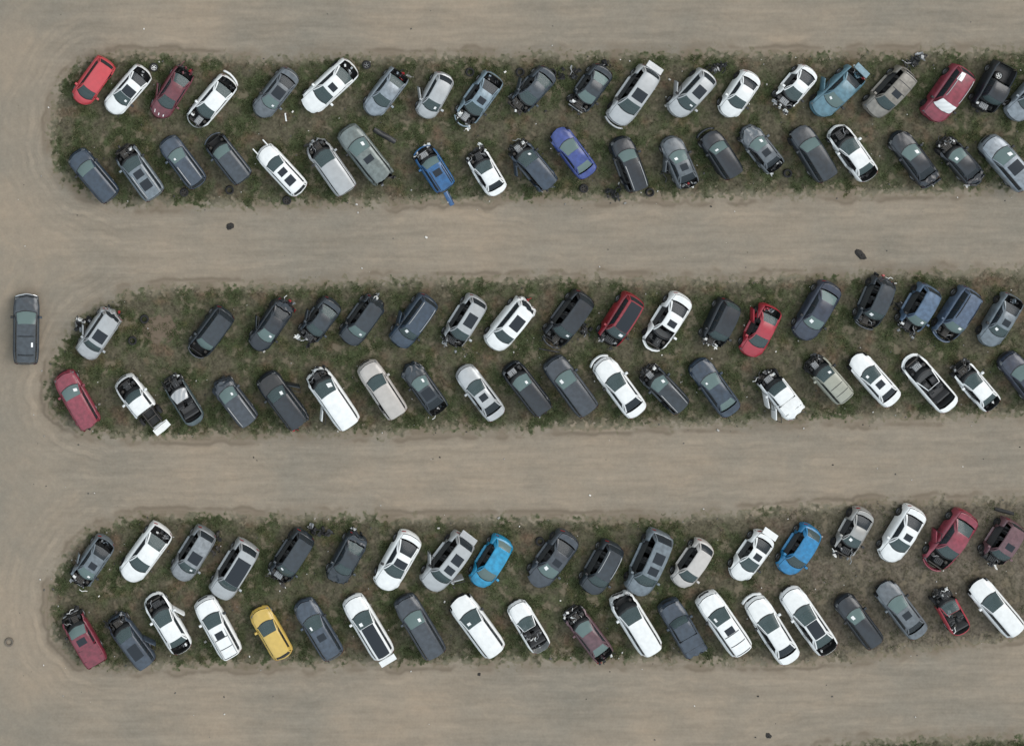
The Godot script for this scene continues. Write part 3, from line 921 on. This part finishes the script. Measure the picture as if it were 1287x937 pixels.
const COLOURS := {
	"white": [0.82, 0.845, 0.85, 0], "offwhite": [0.55, 0.53, 0.51, 0.0], "silver": [0.44, 0.46, 0.475, 0.25], "greyl": [0.34, 0.34, 0.33, 0.2],
	"steel": [0.26, 0.30, 0.34, 0.3], "steelg": [0.17, 0.205, 0.235, 0.2], "steelg2": [0.27, 0.29, 0.31, 0.3], "blusteel": [0.22, 0.30, 0.36, 0.2],
	"blusteel2": [0.10, 0.16, 0.25, 0.2], "bluegrey": [0.09, 0.13, 0.20, 0.2], "grey": [0.046, 0.057, 0.073, 0], "grey2": [0.125, 0.145, 0.165, 0.1],
	"greyd": [0.044, 0.058, 0.076, 0], "slate": [0.05, 0.066, 0.085, 0.1], "slateb": [0.052, 0.072, 0.102, 0.1], "navyslate": [0.034, 0.055, 0.086, 0],
	"dark": [0.024, 0.034, 0.046, 0], "black": [0.013, 0.019, 0.028, 0], "navy": [0.032, 0.042, 0.068, 0.1], "sage": [0.19, 0.225, 0.22, 0.25],
	"red": [0.56, 0.06, 0.075, 0.0], "crimson": [0.26, 0.04, 0.066, 0], "redd": [0.26, 0.018, 0.03, 0.0], "redb": [0.38, 0.028, 0.048, 0],
	"maroon": [0.16, 0.035, 0.05, 0.0], "maroon2": [0.2, 0.028, 0.05, 0], "plum": [0.13, 0.065, 0.08, 0.0], "mauve": [0.16, 0.08, 0.095, 0.0],
	"blue": [0.02, 0.115, 0.29, 0.0], "royal": [0.04, 0.07, 0.27, 0.0], "cyan": [0.015, 0.30, 0.54, 0.0], "azure": [0.015, 0.21, 0.45, 0.0],
	"teal": [0.11, 0.22, 0.28, 0.1], "taupe": [0.24, 0.225, 0.20, 0.2], "beige": [0.46, 0.435, 0.41, 0.1], "olive": [0.36, 0.37, 0.31, 0.1],
	"greeng": [0.07, 0.10, 0.11, 0.1], "yellow": [0.62, 0.43, 0.10, 0.0],
}
const ORD := ["first", "second", "third", "fourth", "fifth", "sixth", "seventh", "eighth", "ninth", "tenth", "eleventh", "twelfth", "thirteenth", "fourteenth", "fifteenth", "sixteenth", "seventeenth", "eighteenth", "nineteenth", "twentieth"]

func build_row(rows: Array, where: String, seed_: int) -> void:
	for i in rows.size():
		var r: Array = rows[i]
		if r[1] > 1292: continue
		rng.seed = seed_ * 1000 + i
		var cc: Array = COLOURS[r[5]]
		var j := rng.randf_range(0.93, 1.07) if cc[0] < 0.6 else rng.randf_range(0.96, 1.02)
		var feats: String = r[6]
		if rng.randf() < 0.2: feats = feats.replace("pl", "").replace("pr ", " ")
		if cc[0] < 0.3 and rng.randf() < (0.75 if seed_ % 2 == 0 else 0.3): feats += " dusty"      # paler glass with sky reflection painted in, mostly lower rows
		vehicle(r[0], Vector2(r[1], r[2]), Vector2(r[3], r[4]), lin(cc[0] * j, cc[1] * j, cc[2] * j), cc[3], feats, "%s, %s from left, %s" % [r[7], ORD[i], where], "vehicles parked in the " + where)

# ---------------------------------------------------------------- ground
# upper and lower outline of each grass strip, photograph pixels
const STRIPS := [
	{top = [[60, 170], [64, 130], [78, 100], [105, 74], [150, 67], [300, 71], [500, 70], [650, 68], [800, 65], [1000, 66], [1287, 62], [1600, 60]],
	 bot = [[60, 170], [64, 205], [80, 228], [112, 248], [150, 257], [300, 259], [450, 257], [560, 252], [800, 249], [1000, 246], [1287, 238], [1600, 234]]},
	{top = [[56, 490], [62, 455], [80, 425], [110, 392], [150, 370], [210, 360], [300, 357], [450, 352], [560, 351], [700, 347], [860, 350], [1000, 348], [1130, 342], [1287, 338], [1600, 334]],
	 bot = [[56, 490], [62, 516], [80, 532], [110, 545], [160, 550], [300, 549], [450, 545], [650, 540], [860, 534], [1000, 530], [1287, 521], [1600, 516]]},
	{top = [[58, 765], [62, 735], [80, 700], [110, 668], [150, 652], [220, 646], [400, 647], [600, 650], [760, 650], [860, 648], [960, 640], [1060, 632], [1287, 626], [1600, 622]],
	 bot = [[58, 765], [64, 795], [78, 815], [104, 836], [150, 842], [300, 836], [450, 836], [600, 833], [760, 831], [900, 832], [1010, 836], [1120, 822], [1287, 800], [1600, 792]]},
	{top = [[930, 990], [980, 950], [1060, 934], [1160, 927], [1287, 926], [1600, 922]],
	 bot = [[930, 990], [1000, 1120], [1600, 1120]]},
]
const GX0 := -260
const GY0 := -220
const GW := 1840
const GH := 1380

func outline_y(line: Array, x: float) -> float:
	for i in line.size() - 1:
		if x <= line[i + 1][0]:
			var k: float = (x - line[i][0]) / float(line[i + 1][0] - line[i][0])
			return lerpf(line[i][1], line[i + 1][1], k)
	return line[-1][1]

func distance_field() -> Image:
	# pixels to the nearest strip edge, negative inside; chamfer transform on a quarter grid
	var q := 4
	var w := GW / q
	var h := GH / q
	var inside := PackedByteArray()
	inside.resize(w * h)
	var wob := FastNoiseLite.new()
	wob.seed = 31
	wob.frequency = 0.02
	for x in w:
		var px := GX0 + (x + 0.5) * q
		for st in STRIPS:
			if px < st.top[0][0]: continue
			var y0 := outline_y(st.top, px) + wob.get_noise_2d(px, 0.0) * 4.0
			var y1 := outline_y(st.bot, px) + wob.get_noise_2d(px, 300.0) * 4.0
			for y in range(int((y0 - GY0) / q), int((y1 - GY0) / q) + 1):
				if y >= 0 and y < h: inside[y * w + x] = 1
	var out := PackedFloat32Array()
	out.resize(w * h)
	for pass_ in 2:
		var d := PackedFloat32Array()
		d.resize(w * h)
		for i in w * h: d[i] = 9999.0 if (inside[i] == 1) == (pass_ == 0) else 0.0
		for y in range(1, h):
			for x in range(1, w - 1):
				var i := y * w + x
				d[i] = minf(minf(d[i], minf(d[i - 1], d[i - w]) + 1.0), minf(d[i - w - 1], d[i - w + 1]) + 1.414)
		for y in range(h - 2, -1, -1):
			for x in range(w - 2, 0, -1):
				var i := y * w + x
				d[i] = minf(minf(d[i], minf(d[i + 1], d[i + w]) + 1.0), minf(d[i + w - 1], d[i + w + 1]) + 1.414)
		for i in w * h:
			if pass_ == 0: out[i] = -d[i] * q if inside[i] == 1 else 0.0
			elif inside[i] == 0: out[i] = d[i] * q
	var img := Image.create_from_data(w, h, false, Image.FORMAT_RF, out.to_byte_array())
	img.resize(GW, GH, Image.INTERPOLATE_CUBIC)
	return img

func noise_bytes(fr: float, seed_: int, sx := 1, sy := 1, oct := 4) -> PackedByteArray:
	var f := FastNoiseLite.new()
	f.seed = seed_
	f.frequency = fr
	f.fractal_octaves = oct
	var im := f.get_image(GW / sx, GH / sy, false, false, true)
	if im.get_format() != Image.FORMAT_L8: im.convert(Image.FORMAT_L8)
	if sx != 1 or sy != 1: im.resize(GW, GH, Image.INTERPOLATE_CUBIC)
	return im.get_data()

var sd_field: PackedFloat32Array
var green: PackedByteArray
var patch_: PackedByteArray

func make_ground_texture() -> ImageTexture:
	sd_field = distance_field().get_data().to_float32_array()
	var grit := noise_bytes(0.28, 1, 1, 1, 2)
	var fine := noise_bytes(0.09, 2)
	var mid := noise_bytes(0.022, 3)
	var wide := noise_bytes(0.0045, 4)
	var streak := noise_bytes(0.06, 6, 8, 1, 4)
	var edge := noise_bytes(0.1, 21, 1, 1, 5)
	var streak2 := noise_bytes(0.2, 16, 14, 1, 3)
	green = noise_bytes(0.017, 7, 1, 1, 5)
	patch_ = noise_bytes(0.05, 8, 1, 1, 4)
	# wheel tracks: a line of noise read off by the distance from the strip, so tracks follow its outline
	var line := FastNoiseLite.new()
	line.seed = 12
	line.frequency = 0.09
	line.fractal_octaves = 3
	var tracks := PackedFloat32Array()
	for i in 4000: tracks.append(line.get_noise_2d(i * 0.25, 0.0))
	var gam := PackedByteArray()
	for i in 4096: gam.append(int(clampf(Color(i / 4095.0, 0, 0).linear_to_srgb().r * 255.0 + 0.5, 0, 255)))
	var data := PackedByteArray()
	data.resize(GW * GH * 3)
	for y in GH:
		var py := y + GY0
		for x in GW:
			var i := y * GW + x
			var d := sd_field[i]
			var nf := (fine[i] - 128) * 0.0078
			var nm := (mid[i] - 128) * 0.0078
			var nw := (wide[i] - 128) * 0.0078
			var ng := (grit[i] - 128) * 0.0078
			var e := d + (edge[i] - 128) * 0.13 + nm * 4.0
			var r: float
			var g: float
			var b: float
			if e > -7.0:
				# bare dirt, rolled smooth, with pinkish and olive patches and streaks left by wheels
				var ns := (streak[i] - 128) * 0.0078
				var tr := tracks[clampi(int((d + nm * 3.0 + nw * 12.0) * 4.0), 0, 3999)]
				tr *= clampf(0.75 + nm * 1.1 + nf * 0.5, 0.15, 1.5)
				var near := clampf(1.0 - d / 70.0, 0.0, 1.0)
				var far := clampf((x + GX0 - 30) / 60.0, 0.0, 1.0)
				var k := 1.0 + nf * 0.07 + nm * 0.05 + ng * 0.07 + nw * 0.13 + ns * 0.10 * (0.3 + 0.7 * far) + (streak2[i] - 128) * 0.0005 * far + tr * (0.05 + (0.15 + 0.15 * clampf((190 - x - GX0) / 90.0, 0.0, 1.0)) * near)
				var hue := nm * 0.03 + nw * 0.09 + tr * 0.03
				r = 0.247 * k * (1.0 + hue * 0.6)
				g = 0.2125 * k
				b = 0.168 * k * (1.0 - hue * 0.5)
				var q := (d - 7.0 - nm * 3.0) / 2.4
				if absf(q) < 2.0:                 # rut pressed by wheels along the grass, broken in places
					var w0 := exp(-q * q) * clampf(0.35 + nw * 1.6 + nm * 0.9, 0.0, 0.75)
					r = lerpf(r, 0.13, w0); g = lerpf(g, 0.108, w0); b = lerpf(b, 0.084, w0)
				if d < 16.0:                      # churned brown rim where wheels turn against the grass
					var w := clampf((16.0 - d) / 14.0, 0.0, 1.0) * clampf(0.45 + nm * 0.9 + tr * 0.6, 0.0, 1.0)
					r = lerpf(r, 0.175, w); g = lerpf(g, 0.143, w); b = lerpf(b, 0.108, w)
				if e < 1.0:
					var w2 := clampf((1.0 - e) / 8.0, 0.0, 1.0) * clampf(0.7 + nf, 0.0, 1.0)
					r = lerpf(r, 0.135, w2); g = lerpf(g, 0.122, w2); b = lerpf(b, 0.078, w2)
			else:
				var gr := (green[i] - 128) * 0.0078
				var pa := (patch_[i] - 128) * 0.0078
				# right end of the lowest strip is nearly bare soil
				var bare := 0.0
				if py > 600 and py < 900: bare = clampf((x + GX0 - 860) / 240.0, 0.0, 1.0) * 1.1
				elif py > 300: bare = clampf((x + GX0 - 700) / 700.0, 0.0, 1.0) * 0.2
				var w := clampf(0.5 + gr * 1.2 + pa * 0.5 - bare, 0.0, 1.0)
				var k := 1.0 + nf * 0.36 + ng * 0.42 + pa * 0.22
				r = lerpf(0.088, 0.056, w) * k * (1.0 + clampf(nm - 0.15, 0.0, 0.5) * 0.5)
				g = lerpf(0.080, 0.068, w) * k
				b = lerpf(0.055, 0.033, w) * k
				if bare > 0.3:                    # packed grey brown earth
					var l0 := clampf((bare - 0.3 + nm * 0.6 + nf * 0.3) * 0.9, 0.0, 0.85)
					r = lerpf(r, 0.120 * k, l0); g = lerpf(g, 0.103 * k, l0); b = lerpf(b, 0.081 * k, l0)
				if pa * 0.8 + gr * 0.7 > 0.5:          # tufts of lusher green
					var l := clampf((pa * 0.8 + gr * 0.7 - 0.5) * 1.2, 0.0, 0.35) * maxf(0.0, 1.0 - bare)
					r = lerpf(r, 0.044, l); g = lerpf(g, 0.058, l); b = lerpf(b, 0.027, l)
				elif pa - gr * 0.4 < -0.36:       # dry straw and soil
					var l2 := clampf((-0.36 - pa + gr * 0.4) * 2.5, 0.0, 0.6)
					r = lerpf(r, 0.19, l2); g = lerpf(g, 0.16, l2); b = lerpf(b, 0.115, l2)
				var ox := (x + GX0 - 199.0) / 24.0
				var oy := (py - 412.0) / 19.0
				var oo := ox * ox + oy * oy + nf * 0.8
				if oo < 1.0:                      # scraped reddish soil between two old tyres
					var l4 := clampf((1.0 - oo) * 2.0, 0.0, 0.8)
					r = lerpf(r, 0.155, l4); g = lerpf(g, 0.118, l4); b = lerpf(b, 0.090, l4)
				if d > -16.0:                     # trodden pale verge
					var l3 := clampf((16.0 + d) / 12.0, 0.0, 1.0) * clampf(0.45 - gr * 0.8 + nf * 0.6, 0.0, 0.8)
					r = lerpf(r, 0.205, l3); g = lerpf(g, 0.185, l3); b = lerpf(b, 0.14, l3)
			var o := i * 3
			data[o] = gam[clampi(int(r * 4095.0), 0, 4095)]
			data[o + 1] = gam[clampi(int(g * 4095.0), 0, 4095)]
			data[o + 2] = gam[clampi(int(b * 4095.0), 0, 4095)]
	var img := Image.create_from_data(GW, GH, false, Image.FORMAT_RGB8, data)
	return ImageTexture.create_from_image(img)

func quad(x0: float, z0: float, x1: float, z1: float, y: float) -> ArrayMesh:
	var arr := []
	arr.resize(Mesh.ARRAY_MAX)
	arr[Mesh.ARRAY_VERTEX] = PackedVector3Array([Vector3(x0, y, z0), Vector3(x1, y, z0), Vector3(x1, y, z1), Vector3(x0, y, z1)])
	arr[Mesh.ARRAY_NORMAL] = PackedVector3Array([Vector3.UP, Vector3.UP, Vector3.UP, Vector3.UP])
	arr[Mesh.ARRAY_TEX_UV] = PackedVector2Array([Vector2(0, 0), Vector2(1, 0), Vector2(1, 1), Vector2(0, 1)])
	arr[Mesh.ARRAY_INDEX] = PackedInt32Array([0, 1, 2, 0, 2, 3])
	var m := ArrayMesh.new()
	m.add_surface_from_arrays(Mesh.PRIMITIVE_TRIANGLES, arr)
	return m

func make_ground() -> void:
	var outer := mat(lin(0.28, 0.243, 0.2), 0.95)
	outer.albedo_texture = noise_tex(0.02, 0.85, 1.1, 3, 512)
	outer.uv1_triplanar = true
	outer.uv1_world_triplanar = true
	outer.uv1_scale = Vector3(0.08, 0.08, 0.08)
	var g := part("ground", quad(-400, -400, 400, 400, -0.006), outer, self)
	g.set_meta("kind", "structure")
	var lot := mat(Color.WHITE, 0.95)
	lot.albedo_texture = make_ground_texture()
	lot.metallic_specular = 0.2
	var a := Vector3((GX0 - 643.5) * S, 0, (GY0 - 468.5) * S)
	var l := part("dirt_road", quad(a.x, a.z, a.x + GW * S, a.z + GH * S, 0.0), lot, self)
	l.set_meta("kind", "structure")

func make_grass() -> void:
	# tufts of short blades over the strips, thicker where the ground is green
	var s := Surf.new()
	rng.seed = 77
	for k in 9:
		var an := rng.randf() * TAU
		var p := Vector3(cos(an), 0, sin(an)) * rng.randf() * 0.055
		var lean := Vector3(cos(an + 0.7), 0, sin(an + 0.7)) * rng.randf_range(0.02, 0.07)
		var side := Vector3(-sin(an), 0, cos(an)) * 0.009
		var h := rng.randf_range(0.03, 0.085)
		s.loft([PackedVector3Array([p - side, p + side]), PackedVector3Array([p - side * 0.7 + lean * 0.5 + Vector3(0, h * 0.7, 0), p + side * 0.7 + lean * 0.5 + Vector3(0, h * 0.7, 0)]), PackedVector3Array([p + lean + Vector3(0, h, 0), p + lean * 1.05 + Vector3(0, h, 0)])], p - Vector3(0, 1, 0))
	var blade := s.done()
	var gm := mat(Color.WHITE, 0.85)
	gm.vertex_color_use_as_albedo = true
	gm.metallic_specular = 0.2
	var xf := []
	var cl := []
	rng.seed = 91
	var tries := 170000
	for t in tries:
		var x := rng.randi_range(300, 1600)
		var y := rng.randi_range(250, 1240)
		var i := y * GW + x
		if sd_field[i] > -9.0: continue
		var gr := (green[i] - 128) * 0.0078 + (patch_[i] - 128) * 0.0045
		if y + GY0 > 600 and y + GY0 < 900: gr -= clampf((x + GX0 - 860) / 240.0, 0.0, 1.0) * 0.6
		if rng.randf() > clampf(0.5 + gr * 0.8, 0.1, 1.0): continue
		var z := rng.randf_range(0.6, 1.5) * (1.0 + clampf(gr, 0.0, 0.6))
		var bs := Basis(Vector3.UP, rng.randf() * TAU).scaled(Vector3(z * 1.25, z * 0.8, z * 1.25))
		xf.append(Transform3D(bs, Vector3((x + GX0 + rng.randf() - 643.5) * S, 0.0, (y + GY0 + rng.randf() - 468.5) * S)))
		var dry := rng.randf()
		var v := rng.randf_range(0.7, 1.25)
		if dry < 0.34 - gr * 0.4: cl.append(Color(0.145 * v, 0.13 * v, 0.082 * v))
		else: cl.append(Color(0.068 * v, 0.08 * v, 0.038 * v))
	var mm := MultiMesh.new()
	mm.transform_format = MultiMesh.TRANSFORM_3D
	mm.use_colors = true
	mm.mesh = blade
	mm.instance_count = xf.size()
	for i in xf.size():
		mm.set_instance_transform(i, xf[i])
		mm.set_instance_color(i, cl[i])
	var o := MultiMeshInstance3D.new()
	o.name = "grass"
	o.multimesh = mm
	o.material_override = gm
	o.set_meta("kind", "stuff")
	o.set_meta("label", "short patchy grass covering the strips between the dirt lanes")
	o.set_meta("category", "grass")
	add_child(o)

# ---------------------------------------------------------------- loose things lying about
func loose_root(called: String, px: float, py: float, turn: float, label: String, cat: String, group := "") -> Node3D:
	var o := Node3D.new()
	o.name = numbered(called)
	add_child(o)
	o.position = ground_at(px, py)
	o.rotation.y = turn
	tag(o, label, cat, group)
	return o

func loose_wheel(px: float, py: float, label: String, with_rim: bool, rim: Material, dusty := false) -> void:
	var o := loose_root("wheel_scrap" if with_rim else "tyre_scrap", px, py, rng.randf() * TAU, label, "wheel" if with_rim else "tyre", "wheels and tyres lying about")
	var t := part("tyre", SH.tyre, M.dusty if dusty else M.tyre, o)
	t.position.y = 0.02 if dusty else 0.112
	t.rotation.x = -PI / 2
	if with_rim:
		var r := part("rim", SH.rim, rim, o)
		r.position.y = 0.112
		r.rotation.x = -PI / 2
		var d := part("brake_drum", SH.brake, M.steel, o)
		d.position.y = 0.05
		d.rotation.x = -PI / 2

func loose_panel(called: String, px: float, py: float, deg: float, ln: float, wd: float, m: Material, label: String, cat: String, hump := 0.06, wav := 0.0, lift := 0.0) -> void:
	var o := loose_root(called, px, py, deg_to_rad(deg), label, cat)
	o.position = ground_at(px, py, lift)
	var s := Surf.new()
	var top := func(u: float, w: float) -> Vector3: return Vector3((u - 0.5) * ln, 0.03 + hump * sin(PI * w) * (0.6 + 0.4 * sin(PI * u)) + wav * sin(u * 11.0 + w * 5.0), (w - 0.5) * wd * (1.0 - 0.15 * absf(u - 0.5) * 2.0))
	s.grid(10, 5, top, Vector3(0, -9, 0))
	s.grid(10, 5, func(u, w): return top.call(u, w) - Vector3(0, 0.024, 0), Vector3(0, 9, 0))
	for w0 in [0.0, 1.0]:
		s.grid(10, 1, func(u, w): return top.call(u, w0) - Vector3(0, 0.024 * w, 0), Vector3(0, 0, (0.5 - w0) * 9.0))
		s.grid(5, 1, func(u, w): return top.call(w0, u) - Vector3(0, 0.024 * w, 0), Vector3((0.5 - w0) * 9.0, 0, 0))
	part("panel", s.done(), m, o)
	s = Surf.new()
	s.tube([top.call(0.08, 0.12) + Vector3(0, 0.012, 0), top.call(0.5, 0.12) + Vector3(0, 0.012, 0), top.call(0.92, 0.12) + Vector3(0, 0.012, 0)], 0.018, 5)
	part("edge_trim", s.done(), M.trim, o)

func loose_lump(called: String, px: float, py: float, size: Vector3, m: Material, label: String, cat: String) -> void:
	var o := MeshInstance3D.new()
	o.name = numbered(called)
	var s := Surf.new()
	var off := rng.randf() * 300.0
	var rows := []
	for j in 8:
		var row := PackedVector3Array()
		for i in 17:
			var la := PI * 0.5 * j / 7.0
			var lo := TAU * (i % 16) / 16.0
			var d := Vector3(cos(la) * cos(lo), sin(la), cos(la) * sin(lo))
			var k := 1.0 + 0.55 * bend.get_noise_3d(d.x * 55.0 + off, d.y * 55.0, d.z * 55.0)
			row.append(d * size * k)
		rows.append(row)
	s.loft(rows, Vector3.ZERO, true)
	o.mesh = s.done()
	o.material_override = m
	add_child(o)
	o.position = ground_at(px, py)
	o.rotation.y = rng.randf() * TAU
	tag(o, label, cat)

func part_heap(px: float, py: float, size: Vector3, label: String) -> void:
	var o := loose_root("part_heap", px, py, rng.randf() * TAU, label, "heap", "heaps of torn off parts")
	for k in 11:
		var q := part(["casing", "torn_sheet", "hose"][k % 3], [SH.lump, SH.shred, SH.hose][k % 3], [M.dark, M.plastic, M.steel, M.dark, M.tyre, M.alloy][rng.randi() % 6], o)
		q.position = Vector3(rng.randf_range(-1, 1) * size.x, rng.randf_range(0.08, size.y), rng.randf_range(-1, 1) * size.z)
		q.rotation = Vector3(rng.randf_range(-0.4, 0.4), rng.randf() * TAU, rng.randf_range(-0.4, 0.4))
		q.scale = Vector3.ONE * rng.randf_range(0.9, 1.7)

func make_loose() -> void:
	rng.seed = 4242
	loose_wheel(193, 84, "white rimmed wheel lying behind second car of top strip", true, M.white_bit)
	loose_wheel(460, 81, "tyre with grey rim behind the long white sedan, top strip", true, M.rim)
	loose_wheel(231, 241, "dark wheel beside tail of slate blue estate car", true, M.steel)
	loose_wheel(288, 238, "black tyre behind charcoal utility car with empty nose", false, M.rim)
	loose_wheel(360, 251, "wheel behind white estate car with two sunroofs", true, M.steel)
	loose_wheel(733, 236, "wheel lying behind the royal blue sedan", true, M.steel)
	loose_wheel(816, 241, "black tyre behind black utility car with silver rails", false, M.rim)
	loose_wheel(989, 217, "black tyre behind grey sedan whose tail is missing", false, M.rim)
	loose_wheel(181, 400, "old tyre on bare soil, middle strip, upper of two", false, M.rim)
	loose_wheel(166, 427, "old tyre on grass, middle strip, lower of two", false, M.rim)
	loose_wheel(590, 90, "half hidden dark tyre behind silver hatchback, top strip", false, M.rim)
	loose_wheel(653, 90, "dark tyre by the slate sedan's tail, top strip", false, M.rim)
	loose_wheel(262, 399, "dark wheel beside black utility car with squared nose", true, M.steel)
	loose_wheel(678, 679, "thin dark tyre beside charcoal sedan, bottom strip", false, M.rim)
	loose_wheel(11, 806, "pale half buried tyre on the dirt at far left", false, M.rim, true)
	loose_wheel(189, 516, "grey wheel behind the white pickup's cab", true, M.rim)
	var white := paint(lin(0.8, 0.81, 0.8))
	loose_panel("tailgate_scrap", 203, 537, 40, 1.35, 0.62, white, "white tailgate lying across the white pickup's bare frame", "tailgate", 0.02, 0.0, 0.56)
	loose_panel("door_scrap", 564, 249, -62, 1.15, 0.42, paint(lin(0.03, 0.12, 0.3)), "blue car door fallen behind the blue utility car", "door", 0.1)
	loose_panel("bumper_scrap", 483, 170, -30, 1.9, 0.45, M.plastic, "black bumper lying on grass between the two top rows", "bumper", 0.18, 0.02)
	loose_panel("trim_scrap", 359, 147, -82, 0.62, 0.14, M.paper, "white trim strip on grass below dark grey sedan", "trim strip", 0.03)
	loose_panel("airbag_scrap", 101, 402, -20, 0.75, 0.3, M.white_bit, "white torn airbag beside silver utility car, middle strip", "airbag", 0.16, 0.05)
	loose_panel("bumper_scrap", 1262, 642, -15, 1.5, 0.3, M.dark, "black bumper lying behind the mauve utility car", "bumper", 0.12, 0.02)
	loose_panel("bumper_scrap", 690, 440, -10, 1.6, 0.14, M.plastic, "thin black bumper strip ahead of black utility car", "bumper", 0.08, 0.02)
	var oily := mat(lin(0.02, 0.018, 0.016), 0.8)
	loose_lump("rubber_scrap", 289, 284, Vector3(0.30, 0.12, 0.25), oily, "dark rubber scrap on the upper lane, left part", "scrap")
	loose_lump("rubber_scrap", 1082, 320, Vector3(0.5, 0.14, 0.26), oily, "long dark rubber scrap on the upper lane, right part", "scrap")
	loose_lump("rubber_scrap", 966, 924, Vector3(0.26, 0.06, 0.2), oily, "small dark scrap on the bottom lane", "scrap")
	loose_lump("rubber_scrap", 602, 847, Vector3(0.13, 0.05, 0.12), oily, "tiny dark scrap below white utility car, bottom lane", "scrap")
	part_heap(270, 678, Vector3(0.9, 0.3, 0.5), "black heap of torn plastic beside silver black-roofed utility car")
	part_heap(398, 663, Vector3(0.9, 0.25, 0.4), "black heap of parts behind dark utility car, bottom strip")
	part_heap(770, 238, Vector3(0.5, 0.22, 0.6), "black heap beside black utility car with silver rails")
	part_heap(1149, 76, Vector3(0.9, 0.22, 0.35), "black heap of parts behind taupe utility car")
	part_heap(900, 83, Vector3(0.45, 0.2, 0.3), "black heap behind silver hatchback with wide sunroof")
	part_heap(760, 81, Vector3(0.45, 0.2, 0.3), "small black heap behind dark sedan, top strip")
	part_heap(712, 92, Vector3(0.35, 0.3, 0.7), "dark heap beside the noseless dark sedan, top strip")
	part_heap(838, 212, Vector3(0.3, 0.25, 0.5), "dark heap left of mid grey sedan, top strip")
	part_heap(104, 406, Vector3(0.5, 0.3, 0.4), "dark heap beside silver utility car, middle strip")
	part_heap(735, 414, Vector3(0.3, 0.2, 0.3), "dark heap right of black utility car, middle strip")
	part_heap(1128, 384, Vector3(0.3, 0.2, 0.6), "dark heap left of steel blue utility car")
	loose_wheel(247, 420, "second dark wheel beside black utility car with squared nose", true, M.steel)
	loose_wheel(693, 91, "black tyre left of noseless dark sedan, top strip", false, M.rim)
	# pale crumbs of plastic, paper and stone scattered over the yard
	var s := Surf.new()
	s.rbox(Vector3(0, 0.02, 0), Vector3(0.05, 0.02, 0.035), 0.012)
	var mm := MultiMesh.new()
	mm.transform_format = MultiMesh.TRANSFORM_3D
	mm.use_colors = true
	mm.mesh = s.done()
	mm.instance_count = 900
	for i in 900:
		var x := rng.randf_range(20.0, 1290.0)
		var st: int = rng.randi() % 3
		var y := outline_y(STRIPS[st].top, maxf(x, 70.0)) + rng.randf_range(0.0, 195.0)
		if i % 4 == 0: y = rng.randf_range(10.0, 930.0)
		var z := rng.randf_range(0.35, 1.3) * (1.7 if rng.randf() < 0.1 else 1.0)
		mm.set_instance_transform(i, Transform3D(Basis(Vector3.UP, rng.randf() * TAU).scaled(Vector3(z, z, z)), ground_at(x, y)))
		var v := rng.randf_range(0.2, 0.7) if rng.randf() < 0.45 else rng.randf_range(0.02, 0.1)
		mm.set_instance_color(i, Color(v, v * 0.97, v * 0.92))
	var o := MultiMeshInstance3D.new()
	o.name = "litter"
	o.multimesh = mm
	var lm := mat(Color.WHITE, 0.8)
	lm.vertex_color_use_as_albedo = true
	o.material_override = lm
	o.set_meta("kind", "stuff")
	o.set_meta("label", "pale crumbs of plastic and stone scattered over grass and dirt")
	o.set_meta("category", "litter")
	add_child(o)

# ---------------------------------------------------------------- scene
func _ready() -> void:
	var cam := Camera3D.new()
	cam.name = "camera"
	add_child(cam)
	cam.projection = Camera3D.PROJECTION_FRUSTUM
	cam.near = 1.0
	cam.far = 600.0
	cam.size = 937.0 * S / EYE_H
	cam.frustum_offset = Vector2((643.5 - NADIR.x) * S / EYE_H, -(468.5 - NADIR.y) * S / EYE_H)
	cam.position = Vector3((NADIR.x - 643.5) * S, EYE_H, (NADIR.y - 468.5) * S)
	cam.rotation_degrees = Vector3(-90, 0, 0)
	cam.current = true
	var env := Environment.new()
	env.background_mode = Environment.BG_SKY
	var sky := Sky.new()
	var sm := ProceduralSkyMaterial.new()
	sm.sky_top_color = lin(0.98, 1.10, 1.18)
	sm.sky_horizon_color = lin(0.27, 0.30, 0.32)
	sm.sky_curve = 0.45
	sm.ground_bottom_color = lin(0.25, 0.23, 0.2)
	sm.ground_horizon_color = lin(0.5, 0.5, 0.48)
	sm.sun_angle_max = 1.0
	sky.sky_material = sm
	env.sky = sky
	env.background_energy_multiplier = 0.8
	env.tonemap_mode = Environment.TONE_MAPPER_LINEAR
	env.tonemap_exposure = 1.36
	env.sdfgi_enabled = true
	env.ssao_enabled = true
	env.ssil_enabled = true
	var we := WorldEnvironment.new()
	we.name = "environment"
	we.environment = env
	add_child(we)
	var sun := DirectionalLight3D.new()
	sun.name = "sun"
	sun.light_energy = 0.5
	sun.light_color = Color(1.0, 0.985, 0.97)
	sun.light_angular_distance = 44.0
	sun.shadow_enabled = true
	sun.rotation = Vector3.ZERO
	add_child(sun)
	sun.look_at_from_position(Vector3(46, 56, -26), Vector3.ZERO, Vector3.UP)

	bend.seed = 3
	bend.frequency = 0.02
	rng.seed = 1
	make_materials()
	make_shared()
	make_ground()
	make_grass()
	build_row(ROW_A, "upper row of top strip", 1)
	build_row(ROW_B, "lower row of top strip", 2)
	build_row(ROW_C, "upper row of middle strip", 3)
	build_row(ROW_D, "lower row of middle strip", 4)
	build_row(ROW_E, "upper row of bottom strip", 5)
	build_row(ROW_F, "lower row of bottom strip", 6)
	rng.seed = 999
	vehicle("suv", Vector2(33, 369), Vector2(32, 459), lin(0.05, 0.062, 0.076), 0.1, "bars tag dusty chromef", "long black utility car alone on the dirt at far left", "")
	make_loose()
